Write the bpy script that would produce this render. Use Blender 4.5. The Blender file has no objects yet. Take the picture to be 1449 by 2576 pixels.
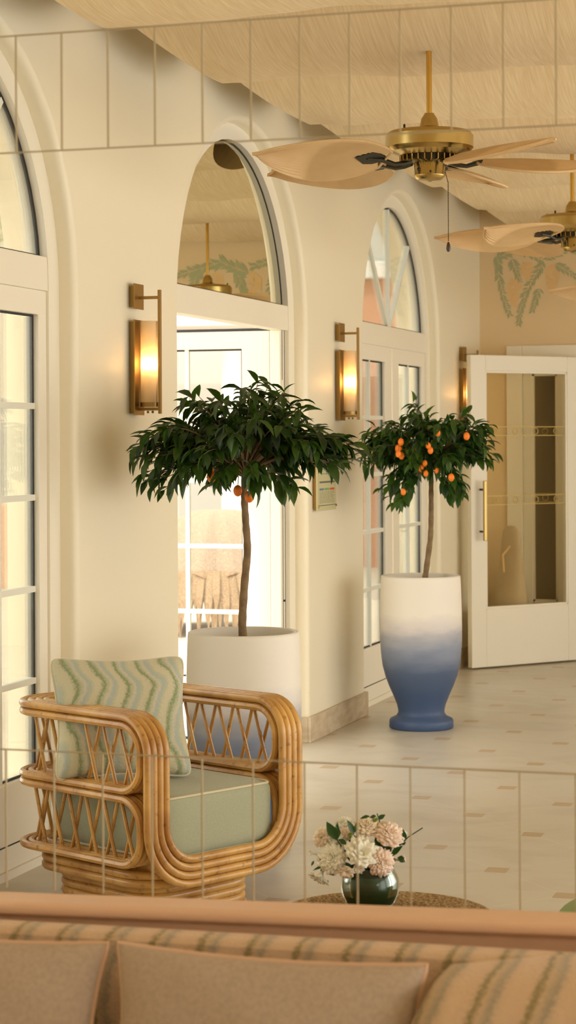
import bpy, math, random
from mathutils import Matrix, Vector, Euler

# ------------------------------------------------------------------ camera, world, lights, exposure
SC = bpy.context.scene
COL = SC.collection
F_PX, AL, ROLL = 5200.0, math.atan(1616 / 5200.0), 0.005
cd = bpy.data.cameras.new('camera')
cam = bpy.data.objects.new('camera', cd)
COL.objects.link(cam)
cd.sensor_fit = 'VERTICAL'
cd.sensor_height = 36.0
cd.lens = F_PX / 2576.0 * 36.0
cd.shift_y = -(1288 - 1106) / 2576.0
cd.clip_end = 400
fw = Vector((-math.sin(AL), math.cos(AL), 0))
rt = Vector((math.cos(AL), math.sin(AL), 0))
up = Vector((0, 0, 1))
rx = (rt - up * ROLL).normalized()
uy = (up + rt * ROLL).normalized()
m = Matrix((rx, uy, -fw)).transposed().to_4x4()
m.translation = Vector((3.025, 0, 1.54))
cam.matrix_world = m
cd.dof.use_dof = True
cd.dof.focus_distance = 7.4
cd.dof.aperture_fstop = 7.0
SC.camera = cam

W = bpy.data.worlds.new('world')
SC.world = W
W.use_nodes = True
bg = W.node_tree.nodes['Background']
bg.inputs[0].default_value = (1.0, 0.975, 0.91, 1)
bg.inputs[1].default_value = 1.7
sd = bpy.data.lights.new('sun', 'SUN')
sd.energy = 1.2
sd.angle = 0.05
sd.color = (1.0, 0.93, 0.82)
so = bpy.data.objects.new('sun', sd)
COL.objects.link(so)
so.rotation_euler = Vector((0.02, 0.62, -0.78)).to_track_quat('-Z', 'Y').to_euler()
SC.view_settings.view_transform = 'Standard'
SC.view_settings.look = 'None'
SC.view_settings.gamma = 1
SC.view_settings.exposure = 1.18
SC.view_settings.use_curve_mapping = False
SC.cycles.use_denoising = True
SC.cycles.max_bounces = 10
SC.cycles.diffuse_bounces = 5
SC.cycles.transparent_max_bounces = 16
SC.cycles.sample_clamp_indirect = 6.0
SC.cycles.caustics_reflective = False
SC.cycles.caustics_refractive = False

R = random.Random(7)
PI = math.pi

# ------------------------------------------------------------------ materials
def newmat(name):
    mt = bpy.data.materials.new(name)
    mt.use_nodes = True
    nt = mt.node_tree
    return mt, nt, nt.nodes['Principled BSDF']

def N(nt, typ, **kw):
    n = nt.nodes.new(typ)
    for k, v in kw.items():
        if k.startswith('i_'):
            n.inputs[int(k[2:])].default_value = v
        else:
            setattr(n, k, v)
    return n

def math_n(nt, op, a, b=None, c=None):
    n = nt.nodes.new('ShaderNodeMath')
    n.operation = op
    for i, v in enumerate((a, b, c)):
        if v is None:
            continue
        if hasattr(v, 'links'):
            nt.links.new(v, n.inputs[i])
        else:
            n.inputs[i].default_value = v
    return n.outputs[0]

def rgb(c):
    return (c[0], c[1], c[2], 1)

def mat(name, col, rough=0.6, metal=0.0, col2=None, scale=6.0, stretch=(1, 1, 1), bump=0.0, bscale=40.0,
        bstretch=None, spec=0.5, sheen=0.0, trans=0.0, sub=0.0):
    mt, nt, b = newmat(name)
    b.inputs['Base Color'].default_value = rgb(col)
    b.inputs['Roughness'].default_value = rough
    b.inputs['Metallic'].default_value = metal
    b.inputs['Specular IOR Level'].default_value = spec
    if sheen:
        b.inputs['Sheen Weight'].default_value = sheen
    if trans:
        b.inputs['Transmission Weight'].default_value = trans
    tc = nt.nodes.new('ShaderNodeTexCoord')
    if col2 is not None:
        mp = nt.nodes.new('ShaderNodeMapping')
        mp.inputs['Scale'].default_value = stretch
        nt.links.new(tc.outputs['Object'], mp.inputs[0])
        nz = nt.nodes.new('ShaderNodeTexNoise')
        nz.inputs['Scale'].default_value = scale
        nz.inputs['Detail'].default_value = 4
        nt.links.new(mp.outputs[0], nz.inputs['Vector'])
        rp = nt.nodes.new('ShaderNodeValToRGB')
        rp.color_ramp.elements[0].position = 0.35
        rp.color_ramp.elements[1].position = 0.65
        rp.color_ramp.elements[0].color = rgb(col)
        rp.color_ramp.elements[1].color = rgb(col2)
        nt.links.new(nz.outputs[0], rp.inputs[0])
        nt.links.new(rp.outputs[0], b.inputs['Base Color'])
    if bump:
        mp2 = nt.nodes.new('ShaderNodeMapping')
        mp2.inputs['Scale'].default_value = bstretch or stretch
        nt.links.new(tc.outputs['Object'], mp2.inputs[0])
        nb = nt.nodes.new('ShaderNodeTexNoise')
        nb.inputs['Scale'].default_value = bscale
        nb.inputs['Detail'].default_value = 5
        nt.links.new(mp2.outputs[0], nb.inputs['Vector'])
        bp = nt.nodes.new('ShaderNodeBump')
        bp.inputs['Strength'].default_value = bump
        bp.inputs['Distance'].default_value = 0.01
        nt.links.new(nb.outputs[0], bp.inputs['Height'])
        nt.links.new(bp.outputs[0], b.inputs['Normal'])
    return mt

def glassmat(name, tint=(1, 1, 1), base=0.04, power=1.0, refl=(1, 1, 1)):
    mt = bpy.data.materials.new(name)
    mt.use_nodes = True
    nt = mt.node_tree
    nt.nodes.clear()
    out = nt.nodes.new('ShaderNodeOutputMaterial')
    tr = N(nt, 'ShaderNodeBsdfTransparent')
    tr.inputs[0].default_value = rgb(tint)
    gl = N(nt, 'ShaderNodeBsdfGlossy')
    gl.inputs[0].default_value = rgb(refl)
    gl.inputs['Roughness'].default_value = 0.0
    fr = N(nt, 'ShaderNodeFresnel')
    fr.inputs[0].default_value = 1.4
    f2 = math_n(nt, 'MULTIPLY_ADD', fr.outputs[0], power, base)
    f2.node.use_clamp = True
    mx = N(nt, 'ShaderNodeMixShader')
    nt.links.new(f2, mx.inputs[0])
    nt.links.new(tr.outputs[0], mx.inputs[1])
    nt.links.new(gl.outputs[0], mx.inputs[2])
    nt.links.new(mx.outputs[0], out.inputs[0])
    return mt

M = {}
M['wall'] = mat('cream_paint', (0.89, 0.82, 0.64), 0.36, spec=0.35, bump=0.03, bscale=14)
M['backwall'] = mat('ochre_cream_paint', (0.78, 0.61, 0.37), 0.6, spec=0.3)
M['ceil'] = mat('ceiling_paint', (0.84, 0.72, 0.52), 0.8)
M['white'] = mat('white_lacquer', (0.88, 0.83, 0.70), 0.35, spec=0.4)
M['stucco'] = mat('cream_stucco', (0.88, 0.78, 0.60), 0.9, bump=0.25, bscale=120)
M['gasket'] = mat('black_rubber', (0.012, 0.012, 0.01), 0.5)
M['bar'] = mat('pale_grey_bar', (0.80, 0.80, 0.70), 0.4)
M['glass'] = glassmat('window_glass', (0.97, 0.99, 0.97), 0.01, 0.75)
M['doorglass'] = glassmat('door_glass', (0.97, 0.95, 0.88), 0.0, 0.35)
M['mirrorglass'] = glassmat('mirrored_glass', (0.6, 0.6, 0.55), 0.82, 1.0, (0.94, 0.95, 0.84))
M['brass'] = mat('antique_brass', (0.50, 0.36, 0.13), 0.26, 1.0)
M['rodbrass'] = mat('polished_brass', (0.66, 0.42, 0.11), 0.2, 1.0)
M['bronze'] = mat('bronze_sconce_metal', (0.36, 0.22, 0.07), 0.38, 0.85)
M['darkmetal'] = mat('dark_metal', (0.05, 0.045, 0.03), 0.35, 0.8)
M['gold'] = mat('gold_inlay', (0.50, 0.37, 0.10), 0.4, 0.3)
M['stone'] = mat('travertine_base', (0.50, 0.395, 0.26), 0.45, col2=(0.64, 0.53, 0.37), scale=9, stretch=(1, 1, 3))
M['soil'] = mat('soil', (0.16, 0.11, 0.07), 0.95, bump=0.8, bscale=60)
M['bark'] = mat('bark', (0.19, 0.125, 0.06), 0.85, col2=(0.28, 0.19, 0.10), scale=25, bump=0.5, bscale=60)
M['orange'] = mat('orange_peel', (0.90, 0.22, 0.012), 0.4, bump=0.1, bscale=300)
M['sage'] = mat('sage_linen', (0.36, 0.38, 0.26), 0.9, col2=(0.40, 0.42, 0.29), scale=180, sheen=0.2, bump=0.15, bscale=500)
M['piping'] = mat('pale_piping', (0.66, 0.60, 0.42), 0.8)
M['greenvelvet'] = mat('green_upholstery', (0.24, 0.30, 0.13), 0.9)
M['ledge'] = mat('salmon_lacquer', (0.78, 0.495, 0.325), 0.42, col2=(0.80, 0.515, 0.34), scale=4)
M['taupe'] = mat('taupe_linen', (0.44, 0.335, 0.245), 0.95, col2=(0.50, 0.38, 0.28), scale=120, bump=0.1, bscale=300)
M['pinkpipe'] = mat('pink_piping', (0.72, 0.46, 0.30), 0.85)
M['joint'] = mat('mirror_joint', (0.46, 0.38, 0.24), 0.35, 0.3)
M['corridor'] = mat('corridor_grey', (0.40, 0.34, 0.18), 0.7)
M['corrceil'] = mat('corridor_ceiling', (0.85, 0.55, 0.22), 0.7)  # orange glow of the corridor light put into the ceiling colour
M['cloth'] = mat('cream_cover_cloth', (0.62, 0.50, 0.33), 0.9)
M['peach'] = mat('peach_render', (0.50, 0.25, 0.155), 0.9)
M['extcream'] = mat('pale_render', (0.46, 0.42, 0.35), 0.9)
M['extwhite'] = mat('exterior_white', (0.66, 0.64, 0.60), 0.7)
M['thatch'] = mat('thatch', (0.22, 0.13, 0.065), 0.95, col2=(0.36, 0.24, 0.14), scale=22, stretch=(6, 6, 0.6), bump=0.6, bscale=50)
M['paving'] = mat('terrace_paving', (0.50, 0.41, 0.31), 0.9)
M['hedge'] = mat('hedge_leaf', (0.16, 0.28, 0.06), 0.8, col2=(0.30, 0.42, 0.10), scale=8)
M['yellow'] = mat('yellow_canvas', (0.85, 0.60, 0.10), 0.8)
M['greyroof'] = mat('grey_roof', (0.42, 0.42, 0.38), 0.8)
M['muralgreen'] = mat('painted_green', (0.43, 0.46, 0.26), 0.8)
M['muralochre'] = mat('painted_ochre', (0.80, 0.55, 0.26), 0.8)
M['paper'] = mat('pale_green_print', (0.62, 0.58, 0.33), 0.35)
M['ink'] = mat('dark_ink', (0.12, 0.13, 0.10), 0.6)
M['inkgreen'] = mat('green_ink', (0.18, 0.40, 0.12), 0.6)
M['inkred'] = mat('red_ink', (0.65, 0.08, 0.04), 0.6)
M['inkblue'] = mat('blue_grey_ink', (0.16, 0.22, 0.30), 0.6)
M['walnut'] = mat('dark_wood_pull', (0.06, 0.03, 0.015), 0.35)
M['darkgreen'] = mat('dark_leaf_liner', (0.006, 0.022, 0.006), 0.35, col2=(0.014, 0.042, 0.010), scale=5, stretch=(1, 1, 14))
M['lampgreen'] = mat('green_glass', (0.35, 0.55, 0.36), 0.1, trans=0.5)

def foliage_mat(name, c1, c2):
    mt, nt, b = newmat(name)
    gi = nt.nodes.new('ShaderNodeNewGeometry')
    rp = nt.nodes.new('ShaderNodeValToRGB')
    rp.color_ramp.elements[0].color = rgb(c1)
    rp.color_ramp.elements[1].color = rgb(c2)
    nt.links.new(gi.outputs['Random Per Island'], rp.inputs[0])
    nt.links.new(rp.outputs[0], b.inputs['Base Color'])
    b.inputs['Roughness'].default_value = 0.38
    b.inputs['Specular IOR Level'].default_value = 0.45
    tl = nt.nodes.new('ShaderNodeBsdfTranslucent')
    mixc = N(nt, 'ShaderNodeMix', data_type='RGBA', blend_type='MULTIPLY')
    mixc.inputs[0].default_value = 1.0
    nt.links.new(rp.outputs[0], mixc.inputs[6])
    mixc.inputs[7].default_value = (2.2, 2.4, 0.6, 1)
    nt.links.new(mixc.outputs[2], tl.inputs[0])
    ms = nt.nodes.new('ShaderNodeMixShader')
    ms.inputs[0].default_value = 0.22
    nt.links.new(b.outputs[0], ms.inputs[1])
    nt.links.new(tl.outputs[0], ms.inputs[2])
    nt.links.new(ms.outputs[0], nt.nodes['Material Output'].inputs[0])
    return mt

M['leaf'] = foliage_mat('citrus_leaf', (0.010, 0.030, 0.006), (0.045, 0.095, 0.012))
M['leaf2'] = foliage_mat('citrus_leaf_light', (0.012, 0.042, 0.008), (0.060, 0.130, 0.018))
M['sprig'] = foliage_mat('dark_sprig_leaf', (0.012, 0.050, 0.012), (0.030, 0.085, 0.02))
M['budgreen'] = foliage_mat('lime_bud', (0.30, 0.40, 0.06), (0.45, 0.50, 0.12))

def petal_mat(name, c, edge):
    mt, nt, b = newmat(name)
    tc = nt.nodes.new('ShaderNodeTexCoord')
    nz = N(nt, 'ShaderNodeTexNoise')
    nz.inputs['Scale'].default_value = 45
    nt.links.new(tc.outputs['Object'], nz.inputs['Vector'])
    rp = nt.nodes.new('ShaderNodeValToRGB')
    rp.color_ramp.elements[0].position = 0.35
    rp.color_ramp.elements[1].position = 0.7
    rp.color_ramp.elements[0].color = rgb(c)
    rp.color_ramp.elements[1].color = rgb(edge)
    nt.links.new(nz.outputs[0], rp.inputs[0])
    nt.links.new(rp.outputs[0], b.inputs['Base Color'])
    b.inputs['Roughness'].default_value = 0.6
    b.inputs['Subsurface Weight'].default_value = 0.15
    b.inputs['Subsurface Radius'].default_value = (0.01, 0.008, 0.005)
    return mt

M['petalwhite'] = petal_mat('white_petals', (0.86, 0.85, 0.70), (0.90, 0.88, 0.78))
M['petalcream'] = petal_mat('cream_petals', (0.88, 0.80, 0.62), (0.84, 0.66, 0.50))
M['petalpink'] = petal_mat('pink_petals', (0.86, 0.66, 0.52), (0.90, 0.78, 0.66))

def rattan_mat():
    mt, nt, b = newmat('honey_rattan')
    tc = nt.nodes.new('ShaderNodeTexCoord')
    nz = N(nt, 'ShaderNodeTexNoise')
    nz.inputs['Scale'].default_value = 7
    nz.inputs['Detail'].default_value = 6
    nt.links.new(tc.outputs['Object'], nz.inputs['Vector'])
    rp = nt.nodes.new('ShaderNodeValToRGB')
    rp.color_ramp.elements[0].position = 0.32
    rp.color_ramp.elements[0].color = (0.40, 0.185, 0.040, 1)
    rp.color_ramp.elements[1].position = 0.68
    rp.color_ramp.elements[1].color = (0.68, 0.40, 0.115, 1)
    nt.links.new(nz.outputs[0], rp.inputs[0])
    n2 = N(nt, 'ShaderNodeTexNoise')
    n2.inputs['Scale'].default_value = 55
    n2.inputs['Detail'].default_value = 3
    nt.links.new(tc.outputs['Object'], n2.inputs['Vector'])
    r2 = nt.nodes.new('ShaderNodeValToRGB')
    r2.color_ramp.elements[0].position = 0.24
    r2.color_ramp.elements[0].color = (0.35, 0.28, 0.2, 1)
    r2.color_ramp.elements[1].position = 0.40
    r2.color_ramp.elements[1].color = (1, 1, 1, 1)
    nt.links.new(n2.outputs[0], r2.inputs[0])
    mx = N(nt, 'ShaderNodeMix', data_type='RGBA', blend_type='MULTIPLY')
    mx.inputs[0].default_value = 0.8
    nt.links.new(rp.outputs[0], mx.inputs[6])
    nt.links.new(r2.outputs[0], mx.inputs[7])
    nt.links.new(mx.outputs[2], b.inputs['Base Color'])
    b.inputs['Roughness'].default_value = 0.33
    b.inputs['Coat Weight'].default_value = 0.25
    b.inputs['Coat Roughness'].default_value = 0.2
    return mt
M['rattan'] = rattan_mat()

def floor_mat():
    mt, nt, b = newmat('travertine_floor')
    tc = nt.nodes.new('ShaderNodeTexCoord')
    sp = nt.nodes.new('ShaderNodeSeparateXYZ')
    nt.links.new(tc.outputs['Object'], sp.inputs[0])
    PX, PY = 0.61, 0.69
    u = math_n(nt, 'DIVIDE', math_n(nt, 'SUBTRACT', sp.outputs[0], 1.54), PX)
    v = math_n(nt, 'DIVIDE', math_n(nt, 'SUBTRACT', sp.outputs[1], 7.956), PY)
    def sfrac(x):
        return math_n(nt, 'ABSOLUTE', math_n(nt, 'SUBTRACT', math_n(nt, 'FRACT', math_n(nt, 'ADD', x, 0.5)), 0.5))
    def ins(uu, vv):
        a = math_n(nt, 'LESS_THAN', sfrac(uu), 0.040 / PX)
        c = math_n(nt, 'LESS_THAN', sfrac(vv), 0.043 / PY)
        return math_n(nt, 'MULTIPLY', a, c)
    m1 = ins(u, v)
    m2 = ins(math_n(nt, 'ADD', u, 0.5), math_n(nt, 'ADD', v, 0.5))
    mi = math_n(nt, 'MAXIMUM', m1, m2)
    g1 = math_n(nt, 'LESS_THAN', sfrac(math_n(nt, 'ADD', u, v)), 0.0045)
    g2 = math_n(nt, 'LESS_THAN', sfrac(math_n(nt, 'SUBTRACT', u, v)), 0.0045)
    gr = math_n(nt, 'MAXIMUM', g1, g2)
    mp = nt.nodes.new('ShaderNodeMapping')
    mp.inputs['Scale'].default_value = (0.9, 1.3, 1)
    nt.links.new(tc.outputs['Object'], mp.inputs[0])
    nz = N(nt, 'ShaderNodeTexNoise')
    nz.inputs['Scale'].default_value = 2.3
    nz.inputs['Detail'].default_value = 8
    nz.inputs['Distortion'].default_value = 1.2
    nt.links.new(mp.outputs[0], nz.inputs['Vector'])
    rp = nt.nodes.new('ShaderNodeValToRGB')
    rp.color_ramp.elements[0].position = 0.3
    rp.color_ramp.elements[0].color = (0.53, 0.485, 0.40, 1)
    rp.color_ramp.elements[1].position = 0.55
    rp.color_ramp.elements[1].color = (0.61, 0.57, 0.48, 1)
    nt.links.new(nz.outputs[0], rp.inputs[0])
    mx = N(nt, 'ShaderNodeMix', data_type='RGBA')
    nt.links.new(math_n(nt, 'MULTIPLY', gr, 0.35), mx.inputs[0])
    nt.links.new(rp.outputs[0], mx.inputs[6])
    mx.inputs[7].default_value = (0.86, 0.78, 0.62, 1)
    mx2 = N(nt, 'ShaderNodeMix', data_type='RGBA')
    nt.links.new(math_n(nt, 'MULTIPLY', mi, 0.85), mx2.inputs[0])
    nt.links.new(mx.outputs[2], mx2.inputs[6])
    mx2.inputs[7].default_value = (0.47, 0.35, 0.21, 1)
    nt.links.new(mx2.outputs[2], b.inputs['Base Color'])
    b.inputs['Roughness'].default_value = 0.33
    b.inputs['Specular IOR Level'].default_value = 0.4
    return mt
M['floor'] = floor_mat()

def drape_mat():
    mt, nt, b = newmat('linen_drape')
    tc = nt.nodes.new('ShaderNodeTexCoord')
    mp = nt.nodes.new('ShaderNodeMapping')
    mp.inputs['Scale'].default_value = (60, 3, 3)
    mp.inputs['Rotation'].default_value = (0, 0, 0.25)
    nt.links.new(tc.outputs['Object'], mp.inputs[0])
    nz = N(nt, 'ShaderNodeTexNoise')
    nz.inputs['Scale'].default_value = 2.0
    nz.inputs['Detail'].default_value = 5
    nt.links.new(mp.outputs[0], nz.inputs['Vector'])
    rp = nt.nodes.new('ShaderNodeValToRGB')
    rp.color_ramp.elements[0].position = 0.3
    rp.color_ramp.elements[0].color = (0.75, 0.585, 0.35, 1)
    rp.color_ramp.elements[1].position = 0.7
    rp.color_ramp.elements[1].color = (0.85, 0.71, 0.47, 1)
    nt.links.new(nz.outputs[0], rp.inputs[0])
    nt.links.new(rp.outputs[0], b.inputs['Base Color'])
    b.inputs['Roughness'].default_value = 0.95
    bp = nt.nodes.new('ShaderNodeBump')
    bp.inputs['Strength'].default_value = 0.12
    bp.inputs['Distance'].default_value = 0.01
    nt.links.new(nz.outputs[0], bp.inputs['Height'])
    nt.links.new(bp.outputs[0], b.inputs['Normal'])
    return mt
M['drape'] = drape_mat()

def wave_mat(name, cols, period, ax=0, ay=1, amp=0.022, freq=30.0, nscale=9.0, wob=3.0, fuzz=0.014):
    """vertical wavy stripes across axis ax, waving along axis ay (object space)"""
    mt, nt, b = newmat(name)
    tc = nt.nodes.new('ShaderNodeTexCoord')
    sp = nt.nodes.new('ShaderNodeSeparateXYZ')
    nt.links.new(tc.outputs['Object'], sp.inputs[0])
    nz = N(nt, 'ShaderNodeTexNoise')
    nz.inputs['Scale'].default_value = nscale
    nz.inputs['Detail'].default_value = 2
    nt.links.new(tc.outputs['Object'], nz.inputs['Vector'])
    n3 = N(nt, 'ShaderNodeTexNoise')
    n3.inputs['Scale'].default_value = 130
    nt.links.new(tc.outputs['Object'], n3.inputs['Vector'])
    s = math_n(nt, 'SINE', math_n(nt, 'MULTIPLY_ADD', sp.outputs[ay], freq, math_n(nt, 'MULTIPLY', nz.outputs[0], wob)))
    x = math_n(nt, 'MULTIPLY_ADD', s, amp, sp.outputs[ax])
    x = math_n(nt, 'MULTIPLY_ADD', nz.outputs[0], 0.05, x)
    x = math_n(nt, 'MULTIPLY_ADD', n3.outputs[0], fuzz, x)
    fr = math_n(nt, 'FRACT', math_n(nt, 'DIVIDE', x, period))
    rp = nt.nodes.new('ShaderNodeValToRGB')
    els = rp.color_ramp.elements
    n = len(cols)
    els[0].position, els[0].color = 0, rgb(cols[0][1])
    els[1].position, els[1].color = 1, rgb(cols[0][1])
    for p, c in cols[1:]:
        e = els.new(p)
        e.color = rgb(c)
    nt.links.new(fr, rp.inputs[0])
    nt.links.new(rp.outputs[0], b.inputs['Base Color'])
    b.inputs['Roughness'].default_value = 0.85
    b.inputs['Sheen Weight'].default_value = 0.15
    bp = nt.nodes.new('ShaderNodeBump')
    bp.inputs['Strength'].default_value = 0.35
    bp.inputs['Distance'].default_value = 0.006
    nt.links.new(n3.outputs[0], bp.inputs['Height'])
    nt.links.new(bp.outputs[0], b.inputs['Normal'])
    return mt

M['wavegreen'] = wave_mat('wavy_green_weave', [(0, (0.56, 0.53, 0.36)), (0.20, (0.54, 0.51, 0.35)), (0.34, (0.22, 0.27, 0.13)),
                          (0.48, (0.42, 0.44, 0.30)), (0.60, (0.56, 0.52, 0.37)), (0.74, (0.38, 0.45, 0.42)), (0.86, (0.44, 0.46, 0.34))], 0.082, amp=0.020, freq=25.0, nscale=5, wob=5.0, fuzz=0.020)
M['wavesofa'] = wave_mat('wavy_sofa_weave', [(0, (0.68, 0.47, 0.30)), (0.30, (0.64, 0.44, 0.28)), (0.42, (0.27, 0.21, 0.09)),
                         (0.54, (0.60, 0.42, 0.26)), (0.72, (0.38, 0.31, 0.22)), (0.84, (0.64, 0.45, 0.29))], 0.088, ay=2, amp=0.016, freq=22, nscale=6, fuzz=0.022)

def ombre_mat():
    mt, nt, b = newmat('white_to_blue_glaze')
    tc = nt.nodes.new('ShaderNodeTexCoord')
    sp = nt.nodes.new('ShaderNodeSeparateXYZ')
    nt.links.new(tc.outputs['Object'], sp.inputs[0])
    nz = N(nt, 'ShaderNodeTexNoise')
    nz.inputs['Scale'].default_value = 5
    nz.inputs['Detail'].default_value = 5
    mp = nt.nodes.new('ShaderNodeMapping')
    mp.inputs['Scale'].default_value = (1, 1, 3)
    nt.links.new(tc.outputs['Object'], mp.inputs[0])
    nt.links.new(mp.outputs[0], nz.inputs['Vector'])
    z = math_n(nt, 'MULTIPLY_ADD', nz.outputs[0], 0.12, math_n(nt, 'SUBTRACT', sp.outputs[2], 0.145))
    rp = nt.nodes.new('ShaderNodeValToRGB')
    els = rp.color_ramp.elements
    els[0].position, els[0].color = 0.10, (0.050, 0.092, 0.20, 1)
    els[1].position, els[1].color = 0.53, (0.83, 0.79, 0.71, 1)
    for p, c in ((0.22, (0.075, 0.115, 0.21, 1)), (0.34, (0.24, 0.28, 0.38, 1)), (0.41, (0.42, 0.43, 0.48, 1)), (0.46, (0.66, 0.63, 0.62, 1))):
        e = els.new(p)
        e.color = c
    nt.links.new(z, rp.inputs[0])
    nt.links.new(rp.outputs[0], b.inputs['Base Color'])
    b.inputs['Roughness'].default_value = 0.5
    return mt
M['ombre'] = ombre_mat()

def weave_mat():
    mt, nt, b = newmat('seagrass_braid')
    tc = nt.nodes.new('ShaderNodeTexCoord')
    vo = N(nt, 'ShaderNodeTexVoronoi')
    vo.inputs['Scale'].default_value = 110
    nt.links.new(tc.outputs['Object'], vo.inputs['Vector'])
    rp = nt.nodes.new('ShaderNodeValToRGB')
    rp.color_ramp.elements[0].color = (0.62, 0.42, 0.19, 1)
    rp.color_ramp.elements[1].color = (0.22, 0.13, 0.05, 1)
    rp.color_ramp.elements[1].position = 0.9
    nt.links.new(vo.outputs[0], rp.inputs[0])
    nt.links.new(rp.outputs[0], b.inputs['Base Color'])
    b.inputs['Roughness'].default_value = 0.8
    bp = nt.nodes.new('ShaderNodeBump')
    bp.inputs['Strength'].default_value = 0.8
    bp.inputs['Distance'].default_value = 0.006
    bp.invert = True
    nt.links.new(vo.outputs[0], bp.inputs['Height'])
    nt.links.new(bp.outputs[0], b.inputs['Normal'])
    return mt
M['seagrass'] = weave_mat()

def palm_mat():
    mt, nt, b = newmat('palm_leaf_blade')
    tc = nt.nodes.new('ShaderNodeTexCoord')
    nz = N(nt, 'ShaderNodeTexNoise')
    nz.inputs['Scale'].default_value = 12
    nt.links.new(tc.outputs['Object'], nz.inputs['Vector'])
    rp = nt.nodes.new('ShaderNodeValToRGB')
    rp.color_ramp.elements[0].color = (0.62, 0.40, 0.18, 1)
    rp.color_ramp.elements[1].color = (0.74, 0.53, 0.28, 1)
    nt.links.new(nz.outputs[0], rp.inputs[0])
    nt.links.new(rp.outputs[0], b.inputs['Base Color'])
    b.inputs['Roughness'].default_value = 0.6
    return mt
M['palm'] = palm_mat()

def shade_mat():
    mt = bpy.data.materials.new('translucent_shade')
    mt.use_nodes = True
    nt = mt.node_tree
    nt.nodes.clear()
    out = nt.nodes.new('ShaderNodeOutputMaterial')
    tl = N(nt, 'ShaderNodeBsdfTranslucent')
    tl.inputs[0].default_value = (0.92, 0.80, 0.58, 1)
    df = N(nt, 'ShaderNodeBsdfDiffuse')
    df.inputs[0].default_value = (0.86, 0.76, 0.58, 1)
    tr = N(nt, 'ShaderNodeBsdfTransparent')
    tr.inputs[0].default_value = (1.0, 0.92, 0.78, 1)
    a = N(nt, 'ShaderNodeMixShader')
    a.inputs[0].default_value = 0.5
    nt.links.new(tl.outputs[0], a.inputs[1])
    nt.links.new(df.outputs[0], a.inputs[2])
    c = N(nt, 'ShaderNodeMixShader')
    c.inputs[0].default_value = 0.16
    nt.links.new(a.outputs[0], c.inputs[1])
    nt.links.new(tr.outputs[0], c.inputs[2])
    nt.links.new(c.outputs[0], out.inputs[0])
    return mt
M['shade'] = shade_mat()

def emis(name, col, s):
    mt = bpy.data.materials.new(name)
    mt.use_nodes = True
    nt = mt.node_tree
    b = nt.nodes['Principled BSDF']
    b.inputs['Base Color'].default_value = rgb(col)
    b.inputs['Emission Color'].default_value = rgb(col)
    b.inputs['Emission Strength'].default_value = s
    return mt
M['bulb'] = emis('lit_bulb', (1.0, 0.74, 0.42), 36.0)
M['downlight'] = emis('corridor_lamp', (1.0, 0.6, 0.25), 12.0)
M['clearglass'] = glassmat('vase_glass', (0.90, 0.95, 0.90), 0.0, 0.6)

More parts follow.
